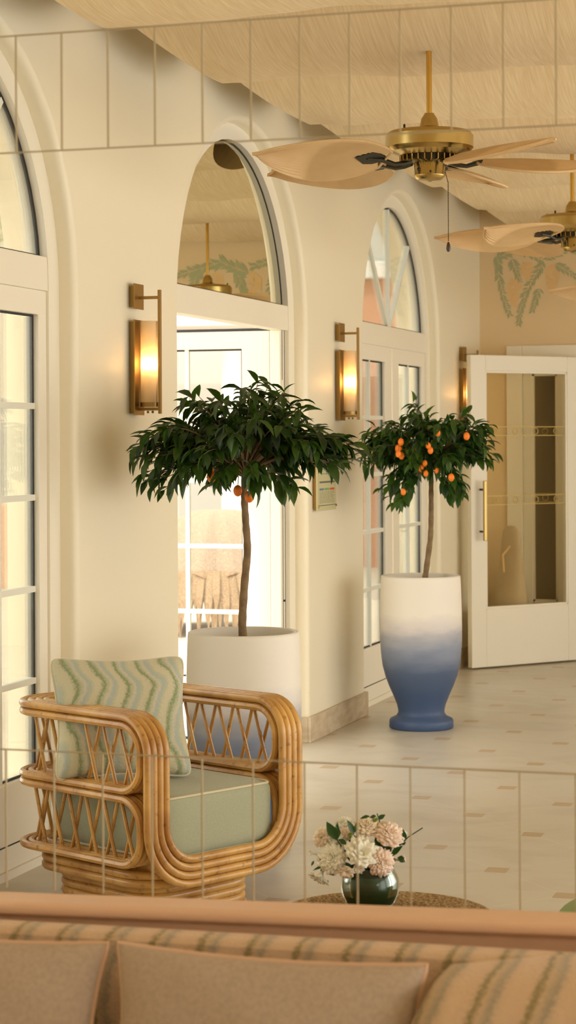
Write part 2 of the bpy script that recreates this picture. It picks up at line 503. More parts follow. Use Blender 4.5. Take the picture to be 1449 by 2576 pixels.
# ------------------------------------------------------------------ geometry helpers
class MB:
    def __init__(s):
        s.v, s.f = [], []

    def add(s, vs, fs, mx=None):
        o = len(s.v)
        if mx is not None:
            vs = [mx @ Vector(p) for p in vs]
        s.v.extend([tuple(p) for p in vs])
        s.f.extend([tuple(i + o for i in f) for f in fs])
        return s

    def box(s, a, b, mx=None):
        x0, y0, z0 = a
        x1, y1, z1 = b
        v = [(x0, y0, z0), (x1, y0, z0), (x1, y1, z0), (x0, y1, z0), (x0, y0, z1), (x1, y0, z1), (x1, y1, z1), (x0, y1, z1)]
        f = [(0, 3, 2, 1), (4, 5, 6, 7), (0, 1, 5, 4), (1, 2, 6, 5), (2, 3, 7, 6), (3, 0, 4, 7)]
        return s.add(v, f, mx)

    def grid(s, fn, nu, nv, mx=None, cu=False):
        vs = []
        for j in range(nv + 1):
            for i in range(nu + (0 if cu else 1)):
                vs.append(fn(i / nu, j / nv))
        w = nu if cu else nu + 1
        fs = []
        for j in range(nv):
            for i in range(nu):
                i2 = (i + 1) % w
                fs.append((j * w + i, j * w + i2, (j + 1) * w + i2, (j + 1) * w + i))
        return s.add(vs, fs, mx)

    def lathe(s, prof, n=32, mx=None, cap0=True, cap1=True):
        vs, fs = [], []
        for r, z in prof:
            for i in range(n):
                a = 2 * PI * i / n
                vs.append((r * math.cos(a), r * math.sin(a), z))
        for j in range(len(prof) - 1):
            for i in range(n):
                k = (i + 1) % n
                fs.append((j * n + i, j * n + k, (j + 1) * n + k, (j + 1) * n + i))
        if cap0:
            fs.append(tuple(range(n - 1, -1, -1)))
        if cap1:
            o = (len(prof) - 1) * n
            fs.append(tuple(range(o, o + n)))
        return s.add(vs, fs, mx)

    def tube(s, path, r, n=8, closed=False, caps=True, mx=None):
        P = [Vector(p) for p in path]
        m = len(P)
        rr = r if isinstance(r, (list, tuple)) else [r] * m
        T = []
        for i in range(m):
            a = P[(i - 1) % m] if (closed or i > 0) else P[i]
            b = P[(i + 1) % m] if (closed or i < m - 1) else P[i]
            t = (b - a)
            T.append(t.normalized() if t.length > 1e-9 else Vector((0, 0, 1)))
        ref = Vector((0, 0, 1)) if abs(T[0].z) < 0.9 else Vector((1, 0, 0))
        nrm = (ref - T[0] * ref.dot(T[0])).normalized()
        vs = []
        for i in range(m):
            nrm = nrm - T[i] * nrm.dot(T[i])
            if nrm.length < 1e-6:
                nrm = T[i].orthogonal()
            nrm.normalize()
            bn = T[i].cross(nrm)
            for k in range(n):
                a = 2 * PI * k / n
                vs.append(P[i] + (nrm * math.cos(a) + bn * math.sin(a)) * rr[i])
        fs = []
        for i in range(m if closed else m - 1):
            j = (i + 1) % m
            for k in range(n):
                l = (k + 1) % n
                fs.append((i * n + k, i * n + l, j * n + l, j * n + k))
        if caps and not closed:
            fs.append(tuple(range(n - 1, -1, -1)))
            fs.append(tuple(range((m - 1) * n, m * n)))
        return s.add(vs, fs, mx)

    def ball(s, c, r, n=16, k=10, sc=(1, 1, 1), mx=None):
        c = Vector(c)
        vs = [c + Vector((0, 0, -r * sc[2]))]
        for j in range(1, k):
            t = -PI / 2 + PI * j / k
            for i in range(n):
                a = 2 * PI * i / n
                vs.append(c + Vector((r * sc[0] * math.cos(t) * math.cos(a), r * sc[1] * math.cos(t) * math.sin(a), r * sc[2] * math.sin(t))))
        vs.append(c + Vector((0, 0, r * sc[2])))
        fs = []
        for i in range(n):
            fs.append((0, 1 + (i + 1) % n, 1 + i))
            fs.append((len(vs) - 1, 1 + (k - 2) * n + i, 1 + (k - 2) * n + (i + 1) % n))
        for j in range(k - 2):
            for i in range(n):
                a = 1 + j * n
                fs.append((a + i, a + (i + 1) % n, a + n + (i + 1) % n, a + n + i))
        return s.add(vs, fs, mx)

    def prism(s, poly, z0, z1, mx=None):
        n = len(poly)
        vs = [(p[0], p[1], z0) for p in poly] + [(p[0], p[1], z1) for p in poly]
        fs = [tuple(range(n - 1, -1, -1)), tuple(range(n, 2 * n))]
        for i in range(n):
            j = (i + 1) % n
            fs.append((i, j, n + j, n + i))
        return s.add(vs, fs, mx)

    def ring(s, outer, inner, x0, x1, mx=None):
        """open strip frame between two (y,z) paths, thick along x"""
        n = len(outer)
        vs = []
        for (a, b) in zip(outer, inner):
            vs += [(x1, a[0], a[1]), (x1, b[0], b[1]), (x0, b[0], b[1]), (x0, a[0], a[1])]
        fs = []
        for i in range(n - 1):
            for k in range(4):
                l = (k + 1) % 4
                fs.append((i * 4 + k, i * 4 + l, i * 4 + 4 + l, i * 4 + 4 + k))
        fs.append((0, 1, 2, 3))
        fs.append(tuple((n - 1) * 4 + k for k in (3, 2, 1, 0)))
        return s.add(vs, fs, mx)

    def build(s, name, material, parent=None, smooth=True, angle=40, bevel=0.0, bseg=2, solid=0.0):
        me = bpy.data.meshes.new(name)
        me.from_pydata(s.v, [], s.f)
        me.validate()
        me.update()
        if smooth:
            me.shade_smooth()
            me.set_sharp_from_angle(angle=math.radians(angle))
        o = bpy.data.objects.new(name, me)
        COL.objects.link(o)
        me.materials.append(M[material] if isinstance(material, str) else material)
        if parent is not None:
            o.parent = parent
        if solid:
            sm = o.modifiers.new('solid', 'SOLIDIFY')
            sm.thickness = solid
            sm.offset = 0
        if bevel:
            bm = o.modifiers.new('bevel', 'BEVEL')
            bm.width = bevel
            bm.segments = bseg
            bm.limit_method = 'ANGLE'
        return o

def thing(name, label=None, cat=None, loc=(0, 0, 0), rotz=0.0, group=None, kind=None):
    o = bpy.data.objects.new(name, None)
    o.empty_display_size = 0.1
    COL.objects.link(o)
    o.location = loc
    o.rotation_euler = (0, 0, rotz)
    return tag(o, label, cat, group, kind)

def tag(o, label=None, cat=None, group=None, kind=None):
    if label:
        o['label'] = label
    if cat:
        o['category'] = cat
    if group:
        o['group'] = group
    if kind:
        o['kind'] = kind
    return o

def struct(o):
    o['kind'] = 'structure'
    return o

def copy_tree(o, parent=None):
    c = o.copy()
    COL.objects.link(c)
    if parent is not None:
        c.parent = parent
    for ch in [x for x in bpy.data.objects if x.parent == o]:
        copy_tree(ch, c)
    return c

def fillet(pts, r, n=8, closed=False):
    P = [Vector(p) for p in pts]
    m = len(P)
    out = []
    rs = r if isinstance(r, (list, tuple)) else [r] * m
    for i in range(m):
        if not closed and i in (0, m - 1):
            out.append(P[i])
            continue
        a, b, c = P[(i - 1) % m], P[i], P[(i + 1) % m]
        d1, d2 = (a - b), (c - b)
        ang = d1.angle(d2)
        if ang > PI - 1e-3 or rs[i] <= 0:
            out.append(b)
            continue
        t = min(rs[i] / math.tan(ang / 2), d1.length * 0.499, d2.length * 0.499)
        rr = t * math.tan(ang / 2)
        p1, p2 = b + d1.normalized() * t, b + d2.normalized() * t
        ctr = b + (d1.normalized() + d2.normalized()).normalized() * (rr / math.sin(ang / 2))
        v1, v2 = p1 - ctr, p2 - ctr
        th = v1.angle(v2)
        for k in range(n + 1):
            q = k / n
            out.append(ctr + (v1 * math.sin((1 - q) * th) + v2 * math.sin(q * th)) / math.sin(th))
    return out

def bez(a, b, c, n=6):
    a, b, c = Vector(a), Vector(b), Vector(c)
    return [a * (1 - t) ** 2 + b * 2 * t * (1 - t) + c * t * t for t in [i / n for i in range(n + 1)]]

def rbox(sx, sy, sz, r, n=6, puff=0.0):
    """rounded box centred on the origin"""
    mb = MB()
    N_ = 14
    hx, hy, hz = sx / 2 - r, sy / 2 - r, sz / 2 - r
    for ax in range(3):
        for sg in (-1, 1):
            def fn(u, v, ax=ax, sg=sg):
                a, b = math.tan((u - 0.5) * PI / 2), math.tan((v - 0.5) * PI / 2)
                if sg < 0:
                    a = -a
                p = [0, 0, 0]
                p[ax] = sg
                p[(ax + 1) % 3] = a
                p[(ax + 2) % 3] = b
                p = Vector(p)
                def sq(q, h, full):
                    k = full * q
                    return k
                full = Vector((hx + r, hy + r, hz + r))
                q = Vector((p.x * full.x, p.y * full.y, p.z * full.z))
                core = Vector((max(-hx, min(hx, q.x)), max(-hy, min(hy, q.y)), max(-hz, min(hz, q.z))))
                d = q - core
                if d.length > 1e-9:
                    q = core + d.normalized() * r
                if puff:
                    q.z += (1 if q.z > 0 else -1) * puff * max(0, 1 - (q.x / (sx / 2)) ** 2) * max(0, 1 - (q.y / (sy / 2)) ** 2)
                return q
            mb.grid(fn, N_, N_)
    return mb

# ------------------------------------------------------------------ room shell
WT = 0.28            # window wall thickness
WC = (6.15, 9.125, 12.10)   # window centres along the wall
HW, SPR, RISE = 0.935, 2.10, 0.91
YB = 14.30
CEIL = 3.235

def arch_path(hw, spr, rise, n=28, z0=0.0):
    p = [(-hw, z0), (-hw, spr)]
    for i in range(1, n):
        a = PI - PI * i / n
        p.append((hw * math.cos(a), spr + rise * math.sin(a)))
    p += [(hw, spr), (hw, z0)]
    return p

mb = MB()
mb.box((-0.0, -3.0, -0.12), (6.6, YB + 0.12, 0.0))
for c in WC:
    mb.box((-WT, c - HW, -0.12), (0.0, c + HW, 0.0))
struct(mb.build('floor', 'floor', smooth=False))
mb = MB()
mb.box((-WT, -3.0, CEIL), (6.6, YB + 0.12, CEIL + 0.12))
struct(mb.build('ceiling', 'ceil', smooth=False))

def wall_left():
    mb = MB()
    ys = [-3.0] + [q for c in WC for q in (c - HW, c + HW)] + [YB + 0.12]
    e = 0.03
    for i in range(0, len(ys), 2):
        a, b = ys[i], ys[i + 1]
        lo = a + (e if i > 0 else 0)
        hi = b - (e if i + 2 < len(ys) else 0)
        mb.add([(0, lo, 0), (0, hi, 0), (0, hi, CEIL), (0, lo, CEIL)], [(0, 1, 2, 3)])
        mb.add([(-WT, a, 0), (-WT, b, 0), (-WT, b, CEIL), (-WT, a, CEIL)], [(3, 2, 1, 0)])
    mb.add([(0, -3.0, 0), (0, -3.0, CEIL), (-WT, -3.0, CEIL), (-WT, -3.0, 0)], [(0, 1, 2, 3)])
    mb.add([(0, -3.0, CEIL), (0, YB + .12, CEIL), (-WT, YB + .12, CEIL), (-WT, -3.0, CEIL)], [(0, 1, 2, 3)])
    for c in WC:
        prof = []
        for k in range(6):
            a = PI / 2 * k / 5
            prof.append((-e * math.sin(a) if False else -(e - e * math.cos(a)), e - e * math.sin(a)))
        prof.append((-WT, 0.0))
        rings = []
        for (x, off) in prof:
            pts = arch_path(HW + off, SPR, RISE + off)
            rings.append([(x, c + p[0], p[1]) for p in pts])
        n = len(rings[0])
        vs = [p for rg in rings for p in rg]
        fs = []
        for j in range(len(rings) - 1):
            for i in range(n - 1):
                fs.append((j * n + i, j * n + i + 1, (j + 1) * n + i + 1, (j + 1) * n + i))
        mb.add(vs, fs)
        for x, off, flip in ((0.0, e, False), (-WT, 0.0, True)):
            pts = arch_path(HW + off, SPR, RISE + off)[1:-1]
            for i in range(len(pts) - 1):
                p, q = pts[i], pts[i + 1]
                f = [(x, c + p[0], p[1]), (x, c + q[0], q[1]), (x, c + q[0], CEIL), (x, c + p[0], CEIL)]
                mb.add(f, [(0, 1, 2, 3) if not flip else (3, 2, 1, 0)])
    return mb.build('wall_left', 'wall', angle=50)
struct(wall_left())

mb = MB()
mb.box((-WT, -3.12, 0), (6.6, -3.0, CEIL))
struct(mb.build('wall_front', 'wall', smooth=False))  # unseen wall behind the camera, added to keep sky light off the foreground
# unseen right-hand wall, added with wide openings to shape the room light
mb = MB()
mb.box((6.6, -3.12, 0), (6.8, -0.8, CEIL))
for a, b in ((1.6, 2.0), (4.4, 4.8), (7.3, 7.8), (10.3, 10.8), (13.3, YB + 0.12)):
    mb.box((6.6, a, 0), (6.8, b, CEIL))
mb.box((6.6, -0.8, 2.6), (6.8, 13.3, CEIL))
struct(mb.build('wall_right', 'wall', smooth=False))
# back wall with a wide doorway
DX0, DX1, DH = 0.26, 1.60, 2.13
mb = MB()
mb.box((0.0, YB, 0), (DX0, YB + 0.12, CEIL))
mb.box((DX0, YB, DH), (DX1, YB + 0.12, CEIL))
mb.box((DX1, YB, 0), (6.6, YB + 0.12, CEIL))
struct(mb.build('wall_back', 'backwall', smooth=False))
# corridor behind the doorway
mb = MB()
mb.box((0.05, YB + 0.12, -0.12), (2.6, YB + 3.2, 0.0))
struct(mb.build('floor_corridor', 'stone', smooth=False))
mb = MB()
mb.box((0.0, YB + 0.12, 0), (0.05, YB + 3.2, 2.6))
mb.box((2.6, YB + 0.12, 0), (2.65, YB + 3.2, 2.6))
mb.box((0.0, YB + 3.2, 0), (2.65, YB + 3.25, 2.6))
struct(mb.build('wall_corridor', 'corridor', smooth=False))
mb = MB()
mb.box((0.0, YB + 0.12, 2.35), (2.65, YB + 3.25, 2.45))
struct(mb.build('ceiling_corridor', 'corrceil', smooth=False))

cl = thing('corridor_lamp', 'warm ceiling lamp glowing in the corridor beyond the back doorway', 'lamp', (0.9, YB + 1.2, 2.35))
MB().lathe([(0.0, 0.0), (0.14, 0.0), (0.14, -0.03), (0.12, -0.035), (0.0, -0.035)], 24, cap0=False, cap1=False).build('lamp_ring', 'brass', cl)
MB().lathe([(0.0, -0.036), (0.115, -0.036), (0.10, -0.05), (0.0, -0.055)], 24, cap0=False, cap1=False).build('diffuser', 'downlight', cl)

# stone skirting on each pier, wrapping into the reveals
yy = [4.2] + [q for c in WC for q in (c - HW, c + HW)] + [YB]
for i in range(0, len(yy), 2):
    mb = MB()
    a, b = yy[i], yy[i + 1]
    a2 = a - (0.012 if i > 0 else 0)
    b2 = b + (0.012 if i + 2 < len(yy) else 0)
    mb.box((0.0, a2, 0), (0.016, b2, 0.13))
    if i > 0:
        mb.box((-0.065, a2, 0), (0.0, a, 0.13))
    if i + 2 < len(yy):
        mb.box((-0.065, b, 0), (0.0, b2, 0.13))
    struct(mb.build('baseboard_left', 'stone', smooth=False, bevel=0.003))

# ------------------------------------------------------------------ windows
def rect_path(y0, y1, z0, z1):
    return [(y0, z0), (y1, z0), (y1, z1), (y0, z1), (y0, z0)]

def casement(parent, y0, y1, hinge, name='casement'):
    """a tall leaf: white frame, lower panel, glass with bars. y0<y1 local"""
    g0, g1 = (y0 + 0.15, y1 - 0.07) if hinge > 0 else (y0 + 0.07, y1 - 0.15)
    zt, zb = 2.0, 0.335
    fr = MB()
    fr.ring(rect_path(y0, y1, 0.03, 2.09), rect_path(g0, g1, zb, zt), -0.125, -0.075)
    fr.box((-0.118, g0, 0.03), (-0.082, g1, 0.31))
    s = fr.build(name, 'white', parent, smooth=False, bevel=0.004)
    gk = MB().ring(rect_path(g0, g1, zb, zt), rect_path(g0 + 0.008, g1 - 0.008, zb + 0.008, zt - 0.008), -0.106, -0.095).build('gasket', 'gasket', s, smooth=False)
    pn = MB().box((-0.103, g0 + 0.01, zb + 0.01), (-0.097, g1 - 0.01, zt - 0.01)).build('pane', 'glass', s, smooth=False)
    br = MB()
    ym = (g0 + g1) / 2
    br.box((-0.110, ym - 0.011, zb), (-0.090, ym + 0.011, zt))
    for k in range(1, 5):
        z = zb + (zt - zb) * k / 5
        br.box((-0.1092, g0, z - 0.011), (-0.0908, g1, z + 0.011))
    br.build('glazing_bar', 'bar', s, smooth=False)
    ln = MB()
    ln.box((-0.0755, y0 + 0.03, 0.115), (-0.0735, y1 - 0.03, 0.120))
    ln.build('panel_groove', 'gasket', s, smooth=False)
    return s

def arch_top(w, mirrored=False, bars=True):
    hw, rise, spr, zb = 0.84, 0.835, 2.10, 2.215
    def apath(h, r, zz, n=30):
        # closed arch polygon cut at z=zz
        t0 = math.asin(min(1, (zz - spr) / r))
        pts = []
        for i in range(n + 1):
            a = PI - t0 - (PI - 2 * t0) * i / n
            pts.append((h * math.cos(a), spr + r * math.sin(a)))
        return pts + [pts[0]]
    o = apath(hw, rise, zb)
    MB().ring(o, apath(hw - 0.010, rise - 0.010, zb + 0.008), -0.106, -0.095).build('arch_gasket', 'gasket', w, smooth=False)
    p = apath(hw - 0.008, rise - 0.008, zb)[:-1]
    n = len(p)
    vs = [(-0.103, a, b) for a, b in p] + [(-0.097, a, b) for a, b in p]
    fs = [tuple(range(n)), tuple(range(2 * n - 1, n - 1, -1))] + [(i, n + i, n + (i + 1) % n, (i + 1) % n) for i in range(n)]
    MB().add(vs, fs).build('arch_pane', 'mirrorglass' if mirrored else 'glass', w, smooth=False)
    if bars:
        b = MB()
        b.box((-0.110, -0.012, zb), (-0.090, 0.012, spr + rise - 0.008))
        for sg in (-1, 1):
            a = math.radians(52)
            y1, z1 = sg * (hw - 0.02) * math.cos(a), spr + (rise - 0.02) * math.sin(a)
            y0, z0 = sg * 0.02, zb
            d = Vector((0, y1 - y0, z1 - z0)).normalized()
            nn = Vector((0, -d.z, d.y)) * 0.012
            q = [Vector((0, y0, z0)) + nn, Vector((0, y0, z0)) - nn, Vector((0, y1, z1)) - nn, Vector((0, y1, z1)) + nn]
            vs = [(-0.110, k.y, k.z) for k in q] + [(-0.090, k.y, k.z) for k in q]
            b.add(vs, [(0, 1, 2, 3), (7, 6, 5, 4), (0, 4, 5, 1), (1, 5, 6, 2), (2, 6, 7, 3), (3, 7, 4, 0)])
        b.build('arch_glazing_bar', 'bar', w, smooth=False)

def window(num, yc, leaves, mirrored=False, bars=True):
    w = thing('window_%d' % num, loc=(0, yc, 0), kind='structure')
    out = arch_path(HW, SPR, RISE)
    inn = arch_path(0.84, SPR, 0.835)
    MB().ring(out, inn, -0.145, -0.065).build('window_frame', 'white', w, angle=30)
    tb = MB()
    tb.box((-0.142, -0.845, 2.09), (-0.068, 0.845, 2.215))
    tb.build('transom', 'white', w, smooth=False, bevel=0.004)
    MB().box((-0.142, -0.845, 0.0), (-0.068, 0.845, 0.03)).build('threshold', 'white', w, smooth=False)
    arch_top(w, mirrored, bars)
    if leaves:
        casement(w, 0.012, 0.84, 1)
        casement(w, -0.84, -0.012, -1)
    else:
        j = MB()
        for sg in (1,):
            j.box((-0.140, 0.755, 0.03), (-0.085, 0.84, 2.09))
        jo = j.build('jamb_lining', 'white', w, smooth=False, bevel=0.003)
        MB().box((-0.086, 0.785, 0.03), (-0.083, 0.789, 2.09)).box((-0.086, 0.822, 0.03), (-0.083, 0.826, 2.09)).build('jamb_seal', 'gasket', jo, smooth=False)
        hk = MB()
        hk.box((-0.09, 0.765, 1.78), (-0.078, 0.80, 1.80))
        hk.box((-0.09, 0.775, 1.80), (-0.078, 0.790, 1.84))
        hk.box((-0.09, 0.785, 1.70), (-0.074, 0.815, 1.755))
        hk.build('lock_keep', 'white', jo, smooth=False, bevel=0.002)
        MB().ball((-0.083, 0.80, 0.73), 0.006).build('screw_hole', 'gasket', jo)
    return w

window(1, WC[0], True)
window(2, WC[1], False, mirrored=True, bars=False)
window(3, WC[2], True)
# the open terrace door leaf of the middle window, swung straight out
d1 = thing('door_1', loc=(-0.145, WC[1] + 0.80, 0), rotz=PI / 2, kind='structure')
dl = casement(d1, 0.0, 0.82, 1, 'door_leaf')
dl.location = (0.10, 0.0, 0)
MB().ring(rect_path(-0.012, 0.832, 0.018, 2.102), rect_path(0.0, 0.82, 0.03, 2.09), -0.13, -0.07).build('edge_seal', 'gasket', dl, smooth=False)

# ------------------------------------------------------------------ ceiling drape: one long cloth swagged over battens
def drape():
    mb = MB()
    per, y0 = 1.24, 7.75 - 0.62
    ya, yb = y0 - 3 * per, YB - 0.05
    x1 = 6.2
    ny = 190
    nx = 90
    rr = random.Random(3)
    ph = [rr.uniform(0, 6.28) for _ in range(40)]
    def fn(u, v):
        y = ya + (yb - ya) * v
        t = (y - y0) / per
        k = math.floor(t)
        fr = t - k
        sag = 1 - abs(2 * fr - 1) ** 2.4
        xl = 0.01 + 0.30 * sag
        x = xl + (x1 - xl) * (u ** 1.3)
        d = x - xl
        s = 0.245 * (1.0 + 0.06 * math.exp(-d / 0.2)) * sag
        wr = 0.010 * sag * math.sin(x * 3.1 + ph[(k + 5) % 40]) + 0.006 * sag * math.sin(x * 7.3 + fr * 3 + ph[(k + 15) % 40]) \
            + 0.003 * math.sin(x * 19 + fr * 5 + ph[(k + 25) % 40]) * sag
        z = CEIL - 0.02 - s + wr
        lift = math.exp(-((d / 0.12) ** 2)) * 0.012
        return (x, y, z + lift)
    mb.grid(fn, nx, ny)
    o = mb.build('ceiling_drape', 'drape', angle=60)
    tag(o, 'long beige linen cloth hung in swags across the ceiling above the fans', 'drape')
drape()

# ------------------------------------------------------------------ sconces
def sconce(y, label):
    """empty on the wall face at floor-level offset; local x out of the wall, y along, z up"""
    t = thing('wall_sconce', label, 'wall lamp', (0, y, 1.9), group='brass sconces between the windows')
    t.location.z = 1.9
    def zz(z):
        return z - 1.9
    b = MB()
    b.box((0, -0.030, zz(2.068)), (0.026, 0.030, zz(2.152)))
    b.build('upper_box', 'bronze', t, smooth=False, bevel=0.002)
    p = MB()
    p.box((0.026, -0.050, zz(2.060)), (0.031, 0.050, zz(2.160)))
    p.build('upper_plate', 'bronze', t, smooth=False, bevel=0.001)
    b = MB()
    b.box((0, -0.032, zz(1.648)), (0.026, 0.032, zz(2.010)))
    b.build('lower_box', 'bronze', t, smooth=False, bevel=0.002)
    p = MB()
    p.box((0.026, -0.052, zz(1.640)), (0.031, 0.052, zz(2.017)))
    p.build('back_plate', 'bronze', t, smooth=False, bevel=0.001)
    xo = 0.072
    sh = MB()
    sh.lathe([(0.034, zz(1.690)), (0.034, zz(2.012)), (0.0325, zz(2.012)), (0.0325, zz(1.690))], 32, Matrix.Translation((xo, 0, 0)), False, False)
    sh.build('shade', 'shade', t)
    MB().lathe([(0.036, zz(1.672)), (0.036, zz(1.690))], 32, Matrix.Translation((xo, 0, 0))).build('shade_cap', 'bronze', t)
    bl = MB()
    bl.ball((xo, 0, zz(1.842)), 0.017, sc=(1, 1, 1.5))
    bl.build('bulb', 'bulb', t)
    MB().lathe([(0.010, zz(1.690)), (0.010, zz(1.82))], 12, Matrix.Translation((xo, 0, 0))).build('lamp_holder', 'bronze', t)
    xb = 0.117
    MB().box((xb - 0.006, -0.007, zz(1.645)), (xb + 0.006, 0.007, zz(2.135))).build('front_bar', 'bronze', t, smooth=False, bevel=0.0015)
    MB().box((0.031, -0.005, zz(2.099)), (xb - 0.005, 0.005, zz(2.111))).build('upper_arm', 'bronze', t, smooth=False)
    MB().box((0.031, -0.006, zz(1.658)), (xb - 0.005, 0.006, zz(1.670))).build('lower_arm', 'bronze', t, smooth=False)
    for k in (0.066, 0.086):
        MB().ball((k, 0, zz(1.652)), 0.0055, 10, 8).build('thumb_screw', 'bronze', t)
    return t
s0 = sconce(7.655, 'brass wall sconce with lit tube shade on the pillar left of the terrace door')
for y, lb in ((10.62, 'brass wall sconce glowing on the pillar above the small framed notice'),
              (13.665, 'brass wall sconce partly hidden behind the open white glazed door')):
    c = copy_tree(s0)
    c.location.y = y
    c['label'] = lb

# ------------------------------------------------------------------ notice in a clear standoff frame
t = thing('framed_notice', 'small pale green evacuation notice in a standoff frame on the pillar', 'sign', (0.0, 10.32, 1.36))
MB().box((0.0, -0.165, -0.178), (0.022, 0.165, 0.178)).build('backing_board', 'bronze', t, smooth=False)
MB().box((0.022, -0.175, -0.188), (0.028, 0.175, 0.188)).build('printed_panel', 'paper', t, smooth=False)
pr = MB()
rr = random.Random(4)
pr.box((0.0281, -0.135, -0.045), (0.0286, 0.145, -0.036))
pr.box((0.0281, -0.165, -0.163), (0.0286, 0.165, -0.159))
for r0 in range(9):
    z = -0.092 - r0 * 0.007
    x0 = -0.135
    while x0 < 0.12:
        l = rr.uniform(0.01, 0.04)
        pr.box((0.0281, x0, z), (0.0284, min(0.14, x0 + l), z + 0.0022))
        x0 += l + 0.008
pr.build('printed_lines', 'ink', t, smooth=False)
pl = MB()
for (a, b, c, d) in ((-0.10, 0.0, 0.10, 0.004), (-0.10, 0.06, 0.10, 0.064), (-0.10, 0.12, 0.10, 0.124), (-0.10, 0.0, -0.096, 0.124), (0.0, 0.0, 0.004, 0.124), (0.096, 0.0, 0.10, 0.124)):
    pl.box((0.0281, a, b), (0.0284, c, d))
pl.build('floor_plan', 'inkgreen', t, smooth=False)
for mname, a, b in (('inkblue', -0.135, -0.055), ('inkgreen', -0.045, 0.045), ('inkred', 0.055, 0.14)):
    MB().box((0.0281, a, -0.083), (0.0286, b, -0.072)).build('colour_key', mname, t, smooth=False)
for a in (-0.165, 0.165):
    for b in (-0.165, 0.165):
        MB().lathe([(0.006, 0), (0.006, 0.006)], 12, Matrix.Translation((0.028, a, b)) @ Matrix.Rotation(PI / 2, 4, 'Y')).build('standoff_screw', 'brass', t)

# ------------------------------------------------------------------ back doorway: frame, fixed glazed panel, open leaf
tr = MB()
yo = YB - 0.022
tr.box((0.19, yo, 0.0), (0.30, YB + 0.12, 2.19))
tr.box((0.30, yo, 2.10), (1.66, YB + 0.12, 2.19))
tr.box((1.56, yo, 0.0), (1.66, YB + 0.12, 2.10))
struct(tr.build('trim_1', 'white', smooth=False, bevel=0.006))

def gold_band(parent, x0, x1, y, z, seed):
    g = MB()
    g.box((x0, y - 0.002, z + 0.027), (x1, y, z + 0.032))
    g.box((x0, y - 0.002, z - 0.032), (x1, y, z - 0.027))
    n = max(1, int((x1 - x0) / 0.17))
    for i in range(n):
        xx = x0 + (x1 - x0) * (i + 0.5) / n
        ring = [(xx + 0.020 * math.cos(2 * PI * k / 20), y - 0.001, z + 0.020 * math.sin(2 * PI * k / 20)) for k in range(20)]
        g.tube(ring, 0.003, 6, closed=True)
    return g.build('gold_band', 'gold', parent)

def glazed_leaf(name, loc, rotz, w, h, stl, str_, th=0.045, zg0=0.40, handle=None):
    t = thing(name, loc=loc, rotz=rotz, kind='structure')
    f = MB()
    gx0, gx1, gz1 = stl, w - str_, h - 0.105
    f.box((0, 0, 0.012), (gx0, th, h))
    f.box((gx1, 0, 0.012), (w, th, h))
    f.box((gx0, 0, gz1), (gx1, th, h))
    f.box((gx0, 0, 0.012), (gx1, th, zg0))
    f.build('leaf_frame', 'white', t, smooth=False, bevel=0.004)
    bd = MB()
    for (a, b, c, d) in ((gx0, zg0, gx1, zg0 + 0.014), (gx0, gz1 - 0.014, gx1, gz1), (gx0, zg0, gx0 + 0.014, gz1), (gx1 - 0.014, zg0, gx1, gz1)):
        bd.box((a, 0.006, b), (c, th - 0.006, d))
    bd.build('glazing_bead', 'white', t, smooth=False)
    MB().box((gx0, th / 2 - 0.003, zg0), (gx1, th / 2 + 0.003, gz1)).build('pane', 'doorglass', t, smooth=False)
    for z in (1.59, 1.125):
        gold_band(t, gx0, gx1, th / 2 - 0.0035, z, 0)
    if handle is not None:
        hb = MB()
        hb.box((handle - 0.011, -0.062, 0.86), (handle + 0.011, -0.042, 1.26))
        hd = hb.build('door_handle', 'brass', t, smooth=False, bevel=0.003)
        for z in (0.92, 1.20):
            MB().lathe([(0.007, 0), (0.007, 0.043)], 12, Matrix.Translation((handle, 0.0, z)) @ Matrix.Rotation(PI / 2, 4, 'X')).build('handle_post', 'darkmetal', hd)
    return t
ang = math.atan2(14.262 - 13.50, 0.74 - 0.105)
glazed_leaf('door_2', (0.105, 13.50, 0), ang, 0.975, 2.10, 0.125, 0.135, handle=0.075)
glazed_leaf('door_3', (0.30, YB + 0.02, 0), 0.0, 0.42, 2.095, 0.065, 0.18)

# things glimpsed through the pane
t = thing('glass_ornament', 'pale green glass pendant glimpsed through the narrow dark pane of the back doorway', 'lamp', (0.40, YB + 1.2, 2.35))
MB().tube([(0, 0, 0), (0, 0, -0.42)], 0.004, 6).build('cord', 'darkmetal', t)
MB().lathe([(0.012, -0.42), (0.035, -0.46), (0.045, -0.56), (0.035, -0.70), (0.05, -0.80), (0.03, -0.86), (0.004, -0.88)], 20).build('glass_body', 'lampgreen', t)

def covered_chair():
    t = thing('covered_chair', 'cream cloth-covered high chair standing in the corner behind the open door glass', 'chair', (0.25, 14.12, 0), rotz=-0.6)
    mb = MB()
    prof = [(0.0, 0.235, 0.17), (0.10, 0.225, 0.165), (0.35, 0.21, 0.16), (0.46, 0.20, 0.15), (0.52, 0.19, 0.12), (0.70, 0.16, 0.075), (0.83, 0.145, 0.06), (0.90, 0.115, 0.05), (0.935, 0.06, 0.03), (0.94, 0.0, 0.0)]
    def fn(u, v):
        q = v * (len(prof) - 1)
        i = min(int(q), len(prof) - 2)
        f = q - i
        z, a, b = [prof[i][k] * (1 - f) + prof[i + 1][k] * f for k in range(3)]
        th = 2 * PI * u
        fold = 1 + 0.05 * math.sin(th * 9) * max(0, 0.6 - z) / 0.6
        return (a * fold * math.cos(th) * 0.62, b * fold * math.sin(th) * 0.62, z)
    mb.grid(fn, 48, 27, cu=True)
    mb.build('cover', 'cloth', t)
    MB().tube([(0.05, -0.06, 0.80), (0.02, -0.10, 0.74), (0.04, -0.11, 0.62)], 0.008, 6).build('tie_ribbon', 'muralochre', t)
covered_chair()

